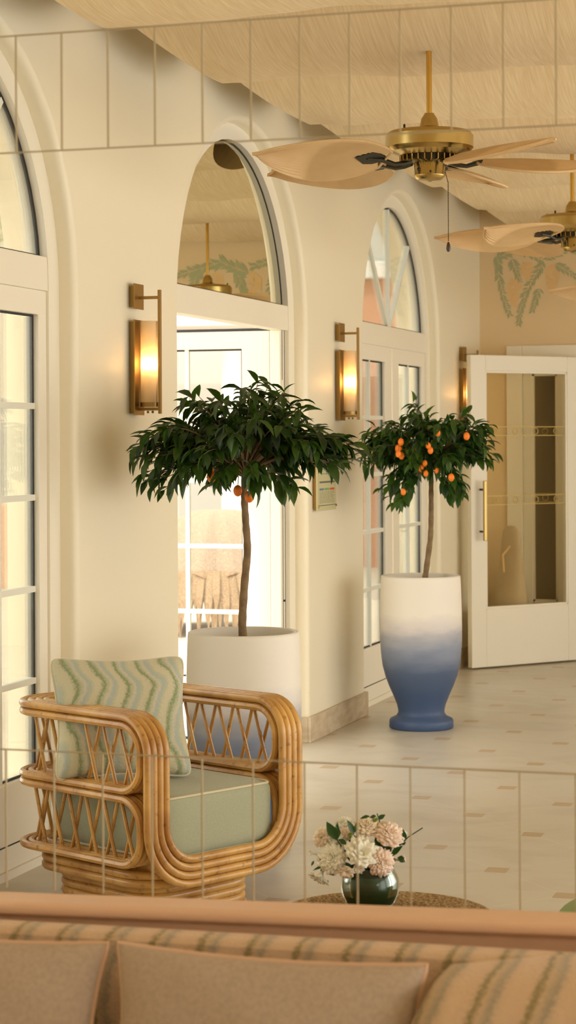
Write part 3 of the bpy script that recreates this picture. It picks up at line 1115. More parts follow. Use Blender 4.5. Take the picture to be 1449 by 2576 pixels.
# ------------------------------------------------------------------ painted garland on the back wall
def mural():
    t = thing('wall_mural', 'painted garland of green leaves and hanging ochre blossoms on the back wall', 'mural', (0, YB - 0.001, 0))
    rr = random.Random(12)
    def vine(pts, leafs, name='painted_vine', mname='muralgreen', L=0.060):
        mb = MB()
        path = []
        for i in range(len(pts) - 1):
            for k in range(6):
                f = k / 6
                path.append((pts[i][0] * (1 - f) + pts[i + 1][0] * f, pts[i][1] * (1 - f) + pts[i + 1][1] * f))
        path.append(pts[-1])
        tot = sum(math.hypot(path[i + 1][0] - path[i][0], path[i + 1][1] - path[i][1]) for i in range(len(path) - 1))
        n = max(4, int(tot / 0.019))
        for k in range(n):
            q = k / n * (len(path) - 1)
            i = min(int(q), len(path) - 2)
            f = q - i
            x = path[i][0] * (1 - f) + path[i + 1][0] * f
            z = path[i][1] * (1 - f) + path[i + 1][1] * f
            th = math.atan2(path[i + 1][1] - path[i][1], path[i + 1][0] - path[i][0])
            for sg in (-1, 1):
                a = th + sg * rr.uniform(0.45, 0.95)
                l = L * rr.uniform(0.7, 1.1) * (1 - 0.4 * k / n)
                w = l * 0.17
                dx, dz = math.cos(a), math.sin(a)
                px, pz = -dz, dx
                y = -0.0008 - rr.random() * 0.0006
                mb.add([(x, y, z), (x + dx * l * .5 + px * w, y, z + dz * l * .5 + pz * w), (x + dx * l, y, z + dz * l), (x + dx * l * .5 - px * w, y, z + dz * l * .5 - pz * w)], [(0, 3, 2, 1)])
        mb.build(name, mname, t, smooth=False)
    def blossom(x, z0, z1):
        mb = MB()
        n = int((z0 - z1) / 0.012)
        for k in range(n):
            f = k / n
            wdt = 0.055 * math.sin(PI * min(1, 0.15 + f * 0.85)) ** 0.6 * (1 - 0.55 * f)
            for _ in range(5):
                xx = x + rr.uniform(-wdt, wdt)
                zz = z0 + (z1 - z0) * f + rr.uniform(-0.01, 0.01)
                r = rr.uniform(0.009, 0.014)
                y = -0.0006 - rr.random() * 0.0004
                mb.add([(xx + r * math.cos(2 * PI * q / 6), y, zz + r * math.sin(2 * PI * q / 6)) for q in range(6)], [(5, 4, 3, 2, 1, 0)])
        mb.build('painted_blossom', 'muralochre', t, smooth=False)
    def C(px, py):   # positions measured on the wall: metres
        return (0.095 + (px - 1240) / 334.0, 1.54 + (1100 - py) / 358.0)
    vine([C(1252, 640), C(1254, 690), C(1265, 748), C(1281, 795)], 1)
    vine([C(1285, 650), C(1306, 710)], 1)
    vine([C(1360, 660), C(1322, 725), C(1306, 775), C(1299, 816)], 1)
    vine([C(1350, 725), C(1332, 786)], 1)
    vine([C(1388, 665), C(1440, 702)], 1)
    vine([C(1250, 645), C(1300, 625), C(1360, 655), C(1420, 630), C(1470, 655)], 1)
    blossom(C(1290, 0)[0], C(0, 705)[1], C(0, 768)[1])
    blossom(C(1322, 0)[0], C(0, 665)[1], C(0, 705)[1])
    blossom(C(1380, 0)[0], C(0, 672)[1], C(0, 738)[1])
    x = 0.95
    k = 0
    while x < 4.9:
        top = 2.86 + 0.05 * math.sin(x * 3.1)
        vine([(x - 0.05, top - 0.06), (x + 0.16, top + 0.03), (x + 0.36, top - 0.02), (x + 0.55, top - 0.07)], 1, L=0.085)
        vine([(x + 0.05, top - 0.03), (x - 0.02, top - 0.2), (x - 0.09, top - 0.42)], 1, L=0.08)
        vine([(x + 0.33, top - 0.02), (x + 0.40, top - 0.2), (x + 0.36, top - 0.45)], 1, L=0.08)
        blossom(x + 0.19, top - 0.06, top - 0.34)
        blossom(x + 0.52, top - 0.12, top - 0.42)
        x += 0.62
        k += 1
mural()

# ------------------------------------------------------------------ planters and citrus trees
def planter(x, y, label):
    t = thing('planter', label, 'planter', (x, y, 0), group='white to blue ombre planters')
    b = MB()
    prof = [(0.0, 0.0), (0.165, 0.0), (0.171, 0.006), (0.171, 0.040), (0.165, 0.050), (0.135, 0.064), (0.124, 0.080), (0.123, 0.095), (0.130, 0.125), (0.150, 0.175),
            (0.172, 0.225), (0.191, 0.275), (0.206, 0.335), (0.214, 0.40), (0.2185, 0.47), (0.219, 0.55), (0.2175, 0.65), (0.215, 0.74), (0.2125, 0.800), (0.211, 0.810), (0.206, 0.813),
            (0.198, 0.812), (0.193, 0.806), (0.193, 0.76), (0.193, 0.70), (0.0, 0.70)]
    b.lathe(prof, 64, cap0=False, cap1=False)
    b.build('vessel', 'ombre', t, angle=60)
    s = MB()
    rr = random.Random(2)
    s.grid(lambda u, v: ((0.193 * v) * math.cos(2 * PI * u), (0.193 * v) * math.sin(2 * PI * u), 0.735 + 0.02 * (1 - v) + 0.006 * math.sin(9 * u * 6.28) * v), 32, 8, cu=True)
    s.build('soil', 'soil', t)
    return t
planter(0.529, 7.45, 'white to blue planter standing behind the rattan armchair')
planter(0.423, 10.747, 'white to blue urn planter with flared foot alone on the floor before the white door')

def leaf_geo(mb, p, d, nrm, L, w, curl=0.35, rr=R):
    d = d.normalized()
    side = d.cross(nrm)
    if side.length < 1e-4:
        side = d.orthogonal()
    side.normalize()
    n = side.cross(d).normalized()
    prof = (0.06, 0.62, 1.0, 0.86, 0.48, 0.0)
    vs = []
    pos = Vector(p)
    dirv = d.copy()
    step = L / 5
    for i, q in enumerate(prof):
        ww = w * q * 0.5
        fold = n * (ww * 0.45)
        vs += [pos - side * ww + fold, pos.copy(), pos + side * ww + fold]
        dirv = (dirv - n * (curl / 5) - Vector((0, 0, 0.10))).normalized()
        n = side.cross(dirv).normalized()
        pos = pos + dirv * step
    fs = []
    for i in range(5):
        a = i * 3
        fs += [(a, a + 1, a + 4, a + 3), (a + 1, a + 2, a + 5, a + 4)]
    mb.add(vs, fs)

def citrus(name_label, loc, trunk_pts, tips, fruit, leafmat, leaf_len, seed, nper=(9, 13)):
    rr = random.Random(seed)
    t = thing('citrus_tree', name_label, 'tree', loc, group='small citrus trees in planters')
    tp = []
    for i in range(len(trunk_pts) - 1):
        a, b = Vector(trunk_pts[i]), Vector(trunk_pts[i + 1])
        for k in range(6):
            tp.append(a.lerp(b, k / 6))
    tp.append(Vector(trunk_pts[-1]))
    # smooth
    for _ in range(3):
        tp = [tp[0]] + [(tp[i - 1] + tp[i] * 2 + tp[i + 1]) / 4 for i in range(1, len(tp) - 1)] + [tp[-1]]
    n = len(tp)
    rad = [(0.0165 - 0.0045 * i / n) * (1 + 0.10 * math.sin(i * 2.1) * rr.uniform(0.3, 1)) for i in range(n)]
    MB().tube(tp, rad, 12).build('trunk', 'bark', t)
    top = tp[-1]
    br, fo = MB(), MB()
    for (tx, ty, tz) in tips:
        tip = Vector((tx, ty, tz))
        out = Vector((tx - top.x, ty - top.y, 0))
        rad_ = out.length
        outd = out.normalized() if rad_ > 0.02 else Vector((rr.uniform(-1, 1), rr.uniform(-1, 1), 0)).normalized()
        start = top.lerp(tp[-4], rr.random() * 0.7)
        mid = start.lerp(tip, 0.55) + Vector((0, 0, 0.05 + 0.12 * rad_))
        path = bez(start, mid, tip, 8)
        br.tube(path, [0.0042 - 0.0030 * i / 8 for i in range(9)], 5)
        nl = rr.randint(*nper)
        for k in range(nl):
            q = 1 - (k / nl) * 0.55
            i = min(int(q * 8), 7)
            p = path[i].lerp(path[i + 1], q * 8 - i)
            dirb = (path[i + 1] - path[i]).normalized()
            az = k * 2.4 + rr.uniform(-0.5, 0.5)
            sd = dirb.orthogonal().normalized()
            sd2 = dirb.cross(sd)
            d = dirb * rr.uniform(0.25, 0.9) + (sd * math.cos(az) + sd2 * math.sin(az)) * rr.uniform(0.6, 1.0) + outd * 0.35 + Vector((0, 0, rr.uniform(-0.62, 0.32)))
            nrm = Vector((rr.uniform(-0.4, 0.4), rr.uniform(-0.4, 0.4), 1))
            L = leaf_len * rr.uniform(0.7, 1.2)
            leaf_geo(fo, p, d, nrm, L, L * rr.uniform(0.32, 0.44), rr.uniform(0.2, 0.8), rr)
    br.build('branches', 'bark', t)
    fo.build('foliage', leafmat, t, angle=80)
    for (fx, fy, fz, s) in fruit:
        f = MB()
        f.ball((fx, fy, fz), 0.0155 * s, 14, 10, (1, 1, 1.28))
        fr = f.build('fruit', 'orange', t)
        MB().tube([(fx, fy, fz + 0.017 * s), (fx + 0.004, fy, fz + 0.05 * s)], 0.0014, 5).build('fruit_stalk', 'leaf', fr)
    return t

CA, SA = math.cos(AL), math.sin(AL)
def cam2loc(dx, dd, z):      # offsets along the camera's right / depth as plain metres in the room
    return (dx * CA - dd * SA, dx * SA + dd * CA, z)

def crown(seed, n, shape):
    """shape(right offset 0..1 angle) -> tips around the stem: list of hand set lobes plus scatter"""
    rr = random.Random(seed)
    tips = []
    for _ in range(n):
        while True:
            a = rr.uniform(0, 2 * PI)
            r = math.sqrt(rr.random())
            x, y = r * math.cos(a), r * math.sin(a)
            zlo, zhi, rm = shape(x)
            z = zlo + (zhi - zlo) * (rr.random() ** 0.7)
            lim = 1.0
            zm = (zlo + zhi) / 2
            if r * r * 0.9 + ((z - zm) / max(0.02, (zhi - zlo) / 2)) ** 2 * 0.35 < 1.1:
                break
        rx_ = rm
        tips.append((x * rx_, y * rx_, z))
    return tips

def interp(tab, x):
    for i in range(len(tab) - 1):
        if tab[i][0] <= x <= tab[i + 1][0]:
            f = (x - tab[i][0]) / (tab[i + 1][0] - tab[i][0])
            return [tab[i][k] * (1 - f) + tab[i + 1][k] * f for k in range(1, len(tab[0]))]
    return list(tab[0][1:] if x < tab[0][0] else tab[-1][1:])

# tree 1 : silhouette (right offset in m, lowest z, highest z) taken at the tree's own distance
T1 = [(-0.40, 1.43, 1.53), (-0.33, 1.37, 1.60), (-0.27, 1.38, 1.66), (-0.17, 1.40, 1.73), (-0.06, 1.38, 1.75), (0.05, 1.37, 1.755), (0.15, 1.37, 1.735), (0.24, 1.38, 1.66), (0.32, 1.42, 1.57), (0.40, 1.46, 1.54)]
def tips_from(tab, n, depth, seed, zoff=0.0):
    rr = random.Random(seed)
    out = []
    xs0, xs1 = tab[0][0], tab[-1][0]
    for i in range(n):
        dx = xs0 + (xs1 - xs0) * (i + rr.random()) / n
        zl, zh = interp(tab, dx)
        e = math.sqrt(max(0.05, 1 - (dx / max(abs(xs0), xs1)) ** 2))
        dd = rr.uniform(-1, 1) * depth * e
        f = rr.random() ** 0.75
        # lower hem hangs at the outer rim, high leaves near the middle depth
        z = zl + (zh - zl) * f - 0.05 * (abs(dd) / depth) ** 2 * f
        out.append(cam2loc(dx, dd, z + zoff))
    rr.shuffle(out)
    return out
tr1 = [cam2loc(0.002, 0, 0.74), cam2loc(-0.006, 0, 0.84), cam2loc(0.004, 0, 0.99), cam2loc(0.018, 0.0, 1.12), cam2loc(0.010, 0, 1.24), cam2loc(0.004, 0, 1.33), cam2loc(0.008, 0, 1.43)]
f1 = [cam2loc(-0.118, -0.10, 1.435) + (1.0,), cam2loc(-0.115, -0.12, 1.402) + (1.1,), cam2loc(-0.018, -0.05, 1.348) + (1.1,), cam2loc(0.026, -0.07, 1.326) + (1.15,), cam2loc(0.262, -0.05, 1.47) + (1.0,)]
citrus('citrus tree with the broad umbrella crown and few oranges, in the planter behind the armchair', (0.529, 7.45, 0), tr1, tips_from(T1, 120, 0.34, 21) + [cam2loc(*q) for q in ((-0.34, -0.08, 1.37), (-0.30, 0.05, 1.35), (-0.36, 0.0, 1.39), (0.20, -0.12, 1.36), (0.16, 0.10, 1.35), (0.05, -0.15, 1.37), (0.43, 0.0, 1.52), (0.44, -0.04, 1.50), (-0.10, 0.1, 1.37), (0.06, 0.0, 1.765), (0.10, 0.03, 1.75))], f1, 'leaf', 0.086, 31)

T2 = [(-0.30, 1.42, 1.58), (-0.24, 1.34, 1.63), (-0.17, 1.22, 1.65), (-0.10, 1.21, 1.71), (-0.035, 1.33, 1.71), (0.02, 1.35, 1.68), (0.10, 1.31, 1.67), (0.19, 1.22, 1.70), (0.27, 1.32, 1.70), (0.37, 1.40, 1.63)]
tr2 = [cam2loc(0.015, 0, 0.74), cam2loc(0.03, 0, 0.84), cam2loc(0.055, 0, 1.02), cam2loc(0.058, 0, 1.16), cam2loc(0.058, 0, 1.30), cam2loc(0.06, 0, 1.42)]
PX2 = [(414, 440), (390, 500), (400, 515), (385, 548), (422, 566), (565, 520), (662, 475), (682, 518), (745, 360), (1010, 390), (632, 635), (745, 705), (640, 728), (866, 765), (430, 895), (600, 680)]
f2 = []
rr = random.Random(5)
for a, b in PX2:
    px_, py_ = 890 + a / 3.6225, 990 + b / 3.6225
    dd = rr.uniform(-0.30, -0.22)
    Y = 11.03 + dd
    f2.append(cam2loc((px_ - 1060) / 5200 * Y, dd, 1.54 + (1104 - py_) / 5200 * Y) + (rr.uniform(0.85, 1.1),))
citrus('citrus tree dotted with many small oranges, in the urn planter before the white door', (0.423, 10.747, 0), tr2, tips_from(T2, 115, 0.28, 22) + [cam2loc(*q) for q in ((-0.13, -0.20, 1.20), (-0.10, -0.22, 1.23), (-0.16, -0.10, 1.24), (-0.12, 0.02, 1.20), (-0.19, -0.15, 1.27), (0.15, -0.12, 1.25), (0.20, -0.02, 1.23), (0.17, 0.08, 1.25), (-0.04, -0.05, 1.735), (-0.02, 0.0, 1.745), (0.38, 0.0, 1.46))], f2, 'leaf2', 0.086, 33)

# ------------------------------------------------------------------ ceiling fans with palm-leaf blades
def blade_geo(mb, ang, pitch, r0=0.20, r1=0.70, wid=0.175):
    """pleated palm leaf: fan ribs from the stem point"""
    n, mcount = 34, 12
    mx = Matrix.Rotation(ang, 4, 'Z') @ Matrix.Rotation(pitch, 4, 'X')
    def fn(u, v):
        s = u * 2 - 1              # across
        # leaf outline: ovate
        t = v
        w = wid * (math.sin(PI * min(1.0, (t * 0.94 + 0.06)) ** 0.85)) ** 0.75
        x = r0 + (r1 - r0) * t
        x -= 0.02 * s * s
        y = s * w
        z = 0.0035 * math.cos(u * n * PI) * min(1, t * 3) - 0.024 * s * s * (w / wid) - 0.010 * t * t
        return (x, y, z)
    mb.grid(fn, n, mcount, mx)
    # under layer, gives the leaf its double thickness
    def fn2(u, v):
        x, y, z = fn(u, v)
        return (x, y, z - 0.006)
    mb.grid(lambda u, v: fn2(1 - u, v), n, mcount, mx)
    rim = [fn(0, j / 20) for j in range(21)] + [fn(1, 1 - j / 20) for j in range(21)]
    mb.tube([mx @ (Vector(p) - Vector((0, 0, 0.003))) for p in rim], 0.0055, 6, closed=True)

def fan(label, loc, angs, rod_top, pitches=None):
    """origin where the rod meets the cloth; z measured down from there to the blade plane"""
    t = thing('ceiling_fan', label, 'ceiling fan', loc, rotz=AL, group='palm leaf ceiling fans')
    h = rod_top          # drop from origin to blade plane
    MB().tube([(0, 0, 0.14), (0, 0, -(h - 0.165))], 0.0105, 16).build('rod', 'rodbrass', t)
    b = -h               # blade plane
    MB().lathe([(0.018, b + 0.185), (0.0185, b + 0.182), (0.030, b + 0.165), (0.036, b + 0.135), (0.046, b + 0.130), (0.052, b + 0.122)], 32, cap1=False).build('rod_cone', 'brass', t)
    mo = MB()
    mo.lathe([(0.050, b + 0.125), (0.110, b + 0.121), (0.150, b + 0.115), (0.156, b + 0.111), (0.158, b + 0.106), (0.160, b + 0.103), (0.164, b + 0.100),
              (0.164, b + 0.056), (0.161, b + 0.052), (0.150, b + 0.040), (0.120, b + 0.030), (0.112, b + 0.026)], 64, cap0=True, cap1=True)
    mo.build('motor_housing', 'brass', t, angle=25)
    vt = MB()
    vt.lathe([(0.108, b + 0.028), (0.085, b + 0.008), (0.055, b + 0.002)], 48)
    vt.build('vent_ring', 'darkmetal', t)
    fin = MB()
    for k in range(28):
        a = 2 * PI * k / 28
        fin.box((0.06, -0.002, b + 0.003), (0.112, 0.002, b + 0.024), Matrix.Rotation(a, 4, 'Z'))
    fin.build('vent_fins', 'brass', t, smooth=False)
    for a in (2.3, 2.65, -0.35 + 1.2, 3.9):
        MB().lathe([(0.0042, 0), (0.0042, 0.014), (0.002, 0.018)], 8, Matrix.Translation((0.135 * math.cos(a), 0.135 * math.sin(a), b + 0.114))).build('housing_screw', 'darkmetal', t)
    sw = MB()
    sw.lathe([(0.055, b + 0.004), (0.057, b - 0.004), (0.057, b - 0.044), (0.058, b - 0.046), (0.056, b - 0.052), (0.046, b - 0.062), (0.012, b - 0.066), (0.006, b - 0.070), (0.0, b - 0.071)], 48, cap1=False)
    swo = sw.build('switch_housing', 'brass', t, angle=30)
    q = MB()
    for zz in (-0.016, -0.040):
        q.ball((0.057 * math.cos(-2.4), 0.057 * math.sin(-2.4), b + zz), 0.0042, 8, 6)
    q.ball((0.057 * math.cos(-2.4), 0.057 * math.sin(-2.4), b - 0.028), 0.0075, 8, 6)
    q.ball((0.057 * math.cos(-1.57), 0.057 * math.sin(-1.57), b - 0.038), 0.0045, 8, 6)
    q.build('housing_holes', 'darkmetal', swo)
    # chain
    ch = MB()
    cx, cy = 0.057 * math.cos(-0.1), 0.057 * math.sin(-0.1)
    z0 = b - 0.030
    L = 0.265
    nb = 46
    for k in range(nb):
        f = k / nb
        xx = cx + 0.012 * min(1, f * 6)
        ch.ball((xx, cy, z0 - L * f), 0.0024, 6, 5)
    ch.build('pull_chain', 'darkmetal', t)
    MB().lathe([(0.003, z0 - L), (0.007, z0 - L - 0.012), (0.0085, z0 - L - 0.026), (0.005, z0 - L - 0.036), (0.001, z0 - L - 0.037)], 14, Matrix.Translation((cx + 0.012, cy, 0))).build('pull_knob', 'walnut', t)
    for i, a in enumerate(angs):
        a = math.radians(a)
        pt = pitches[i] if pitches else 0.24
        mb = MB()
        blade_geo(mb, a, pt)
        mz = Matrix.Translation((0, 0, b + 0.016))
        mb.v = [tuple(mz @ Vector(p)) for p in mb.v]
        bo = mb.build('blade', 'palm', t, angle=70)
        ir = MB()
        rm = Matrix.Rotation(a, 4, 'Z')
        ir.tube([rm @ Vector(p) for p in ((0.075, 0, b + 0.004), (0.105, 0, b - 0.006), (0.14, 0, b - 0.010), (0.19, 0, b + 0.004), (0.25, 0, b + 0.006))], [0.011, 0.009, 0.008, 0.010, 0.006], 8)
        pm = rm @ Matrix.Rotation(pt, 4, 'X')
        ir.prism([(0.185, -0.02), (0.215, -0.045), (0.25, -0.05), (0.285, -0.015), (0.30, 0.0), (0.285, 0.015), (0.25, 0.05), (0.215, 0.045), (0.185, 0.02)], -0.011, -0.006, Matrix.Translation((0, 0, b + 0.016)) @ pm)
        ir.build('blade_iron', 'darkmetal', bo)
    return t

fan('brass ceiling fan with broad palm leaf blades hanging nearest, above the citrus trees', (1.248, 7.511, 2.985), (200, 150, 66, 7, 304), 0.417, [0.30, 0.24, 0.24, 0.24, 0.24])
fan('second palm leaf ceiling fan at the right edge, beyond the dark pull chain', (1.31, 10.358, 3.0), (183, 225, 118, 40, 310), 0.455)
fan('farthest ceiling fan, only one blade tip showing at the right edge under the second fan', (1.405, 13.08, 3.0), (181, 252, 108, 36, 324), 0.540)

# ------------------------------------------------------------------ rattan armchair
def armchair():
    W_, D_ = 0.67, 0.69
    ang = math.atan2(0.892, 0.451)
    t = thing('rattan_armchair', 'honey rattan armchair with lattice sides and sage cushions beside the window', 'armchair', (0.571, 6.376, 0), rotz=ang)
    ox, oy = -W_ / 2, -D_ / 2
    S, r = 0.0255, 0.0130
    ZT = 0.682
    def at(u, v, z):
        return (u + ox, v + oy, z)
    # big loops: across the front in a U, over the arms, round the back
    for i in range(4):
        k = i * S
        z0 = 0.152 + k
        pts = [at(k, D_ - k, ZT), at(k, 0, ZT), at(k, 0, z0), at(W_ - k, 0, z0), at(W_ - k, 0, ZT), at(W_ - k, D_ - k, ZT)]
        rad = [0.13 - k, 0.115, 0.19 - k * 0.9, 0.19 - k * 0.9, 0.115, 0.13 - k]
        MB().tube(fillet(pts, rad, 10, closed=True), r, 10, closed=True).build('frame_pole', 'rattan', t)
    # plan horseshoe
    def horseshoe(k):
        pts = [at(k, 0.0, 0), at(k, D_ - k, 0), at(W_ - k, D_ - k, 0), at(W_ - k, 0.0, 0)]
        return [Vector(p) for p in fillet([Vector(p) for p in pts], [0, 0.13 - k, 0.13 - k, 0], 12)]
    def sampler(path):
        cum = [0]
        for i in range(1, len(path)):
            cum.append(cum[-1] + (path[i] - path[i - 1]).length)
        def at_s(s):
            s = max(0, min(cum[-1], s))
            for i in range(1, len(cum)):
                if s <= cum[i]:
                    f = (s - cum[i - 1]) / max(1e-9, cum[i] - cum[i - 1])
                    return path[i - 1].lerp(path[i], f)
            return path[-1]
        return at_s, cum[-1]
    def rails(zt, zb, s_in, rad, name):
        for i in range(4):
            k = i * S
            f, tot = sampler(horseshoe(k))
            a, b = s_in, tot - s_in
            loop = fillet([(a, 0, zb), (a, 0, zt), (b, 0, zt), (b, 0, zb)], rad, 10, closed=True)
            # densify long runs so that they follow the horseshoe
            dense = []
            m_ = len(loop)
            for q in range(m_):
                p0, p1 = loop[q], loop[(q + 1) % m_]
                nn = max(1, int((p1 - p0).length / 0.02))
                for w in range(nn):
                    dense.append(p0.lerp(p1, w / nn))
            path = []
            for p in dense:
                g = f(p.x)
                path.append((g.x, g.y, p.z))
            MB().tube(path, r * 0.97, 8, closed=True).build(name, 'rattan', t)
    rails(ZT - 0.0262, 0.452, 0.032, 0.085, 'upper_rail')
    rails(0.426, 0.222, 0.032, 0.085, 'lower_rail')
    # lattice of thin crossed canes, one panel per side
    km = 1.5 * S
    f, tot = sampler(horseshoe(km))
    segs = (('left_lattice', 0.085, 0.60), ('back_lattice', 0.66, tot - 0.66), ('right_lattice', tot - 0.60, tot - 0.085))
    rr = random.Random(8)
    for nm, a, b in segs:
        for zt, zb in ((ZT - 0.03, 0.455), (0.424, 0.225)):
            mb = MB()
            n = 6
            for j in range(n):
                s0 = a + (b - a) * (j + 0.5) / n
                h = (b - a) / n * 0.36
                for sg, dep in ((1, 0.007), (-1, -0.007)):
                    p, q = f(s0 - sg * h + rr.uniform(-.004, .004)), f(s0 + sg * h + rr.uniform(-.004, .004))
                    dn = Vector((p.y - q.y, q.x - p.x, 0))
                    dn = dn.normalized() * dep if dn.length > 1e-6 else Vector()
                    if sg < 0:
                        dn = -dn
                    mb.tube([(p.x + dn.x, p.y + dn.y, zb), ((p.x + q.x) / 2 + dn.x * 1.2, (p.y + q.y) / 2 + dn.y * 1.2, (zb + zt) / 2), (q.x + dn.x, q.y + dn.y, zt)], 0.0062, 7)
            mb.build('lattice_panel', 'rattan', t)
    # plinth rings
    for (z, ins) in ((0.178, 0.055), (0.151, 0.055), (0.122, 0.10), (0.096, 0.10), (0.070, 0.10), (0.044, 0.10), (0.015, 0.095)):
        pts = [at(ins, ins, z), at(W_ - ins, ins, z), at(W_ - ins, D_ - ins, z), at(ins, D_ - ins, z)]
        MB().tube(fillet(pts, 0.12, 10, closed=True), 0.0145, 10, closed=True).build('plinth_ring', 'rattan', t)
    dk = MB()
    dk.box(at(0.09, 0.03, 0.190), at(W_ - 0.09, D_ - 0.10, 0.222))
    dk.build('seat_deck', 'rattan', t, smooth=False)
    MB().prism([(p[0], p[1]) for p in fillet([at(0.11, 0.11, 0), at(W_ - 0.11, 0.11, 0), at(W_ - 0.11, D_ - 0.11, 0), at(0.11, D_ - 0.11, 0)], 0.11, 8, closed=True)], 0.02, 0.2).build('plinth_core', 'rattan', t)
    # loose seat cushion
    cw, cdp, chh = W_ - 0.184, D_ - 0.125, 0.208
    c = thing('seat_cushion', 'thick sage green box seat cushion in the rattan armchair', 'cushion', t.matrix_basis @ Vector((0, -0.042, 0.223)), rotz=ang)
    bb = rbox(cw, cdp, chh, 0.035, puff=0.012)
    bb.v = [(x, y, z + chh / 2) for x, y, z in bb.v]
    bb.build('cushion_cover', 'sage', c, angle=80)
    for z in (chh - 0.010, 0.010):
        hx, hy = cw / 2 - 0.006, cdp / 2 - 0.006
        MB().tube(fillet([(-hx, -hy, z), (hx, -hy, z), (hx, hy, z), (-hx, hy, z)], 0.035, 8, closed=True), 0.0042, 6, closed=True).build('piping', 'piping', c)
    return t

def pillow_mesh(w, h, th, pinch=0.07, n=36, seed=1, ears=0.0):
    mb = MB()
    rr = random.Random(seed)
    p1, p2 = rr.uniform(0, 6), rr.uniform(0, 6)
    def surf(a, b, sg):
        x = w / 2 * a * (1 - pinch * (1 - b * b))
        y = h / 2 * b * (1 - pinch * (1 - a * a))
        cr = 1 - ears * abs(a * b) ** 7
        x, y = x * cr, y * cr
        e = max(0.0, (1 - a ** 2) * (1 - b ** 2))
        z = th / 2 * e ** 0.36
        z += 0.006 * math.sin(a * 5 + p1) * math.sin(b * 4 + p2) * e
        z += 0.005 * math.sin((a + b) * 9 + p2) * (abs(a * b)) * e ** 0.5
        return (x, y, sg * z)
    def q(t):
        t = t * 2 - 1
        return math.sin(t * PI / 2)
    mb.grid(lambda u, v: surf(q(u), q(v), 1), n, n)
    mb.grid(lambda u, v: surf(q(1 - u), q(v), -1), n, n)
    edge = []
    m_ = 40
    for k in range(m_):
        edge.append(surf(-1 + 2 * k / m_, -1, 0))
    for k in range(m_):
        edge.append(surf(1, -1 + 2 * k / m_, 0))
    for k in range(m_):
        edge.append(surf(1 - 2 * k / m_, 1, 0))
    for k in range(m_):
        edge.append(surf(-1, 1 - 2 * k / m_, 0))
    return mb, edge

def pillow(name, label, cat, w, h, th, mname, pipe, loc, nrm, upv, pinch=0.07, piper=0.005, group=None, seed=1, ears=0.0):
    z = Vector(nrm).normalized()
    u = Vector(upv)
    y = (u - z * u.dot(z)).normalized()
    x = y.cross(z)
    mx = Matrix((x, y, z)).transposed().to_4x4()
    mb, edge = pillow_mesh(w, h, th, pinch, seed=seed, ears=ears)
    t = thing(name, label, cat, loc, group=group)
    t.rotation_euler = mx.to_euler()
    mb.build('pillow_cover', mname, t, angle=80)
    MB().tube(edge, piper, 7, closed=True).build('piping', pipe, t)
    return t

armchair()
def camdir(a, b, c):
    return Vector((a * CA - b * SA, a * SA + b * CA, c))
pillow('throw_pillow', 'square pillow with wavy green and blue stripes leaning in the rattan armchair', 'pillow', 0.465, 0.415, 0.19, 'wavegreen', 'piping',
       Vector((3.025, 0, 0)) + camdir(-0.548, 6.72, 0.640), camdir(0.30, -0.93, 0.34), camdir(-0.075, 0.3, 1.0), pinch=0.12, seed=3, ears=0.085)

# ------------------------------------------------------------------ woven pouf with the glass vase of flowers
PZ = 0.315
t = thing('woven_pouf', 'low round braided seagrass table under the vase of flowers', 'table', (1.675, 5.165, 0))
b = MB()
prof = [(0.0, 0.0), (0.22, 0.0), (0.27, 0.03), (0.292, 0.10), (0.297, 0.17), (0.292, 0.25), (0.285, 0.29)]
b.lathe(prof, 64, cap0=False, cap1=False)
b.build('basket_body', 'seagrass', t)
b = MB()
tp = []
nr = 17
for k in range(nr):
    r0 = 0.288 * (1 - k / nr)
    tp.append((r0, PZ - 0.014))
    tp.append((r0 - 0.288 / nr * 0.25, PZ - 0.004))
    tp.append((r0 - 0.288 / nr * 0.5, PZ - 0.001))
    tp.append((r0 - 0.288 / nr * 0.75, PZ - 0.004))
b.lathe([(0.286, PZ - 0.030), (0.292, PZ - 0.020)] + tp + [(0.001, PZ - 0.004)], 72, cap0=False)
b.build('coiled_top', 'seagrass', t)

VC = Vector((1.616, 5.24, PZ))
t = thing('glass_vase', 'round dark green leaf-lined glass vase full of flowers', 'vase', VC)
MB().lathe([(0.0, 0.0), (0.050, 0.0), (0.064, 0.010), (0.074, 0.032), (0.0775, 0.052), (0.075, 0.075), (0.066, 0.094), (0.0615, 0.100), (0.0625, 0.106),
            (0.060, 0.106), (0.059, 0.100), (0.0635, 0.092), (0.072, 0.074), (0.0745, 0.052), (0.071, 0.033), (0.0, 0.010)], 48, cap0=False, cap1=False).build('glass_bowl', 'clearglass', t, angle=60)
MB().lathe([(0.0, 0.0085), (0.060, 0.0095), (0.0695, 0.030), (0.0742, 0.052), (0.0714, 0.073), (0.066, 0.086), (0.058, 0.090), (0.0, 0.080)], 48, cap0=False, cap1=False).build('leaf_liner', 'darkgreen', t)
MB().lathe([(0.0585, 0.084), (0.0575, 0.104), (0.054, 0.104), (0.0545, 0.082), (0.0, 0.082)], 40, cap0=False, cap1=False).build('leaf_collar', 'darkgreen', t)

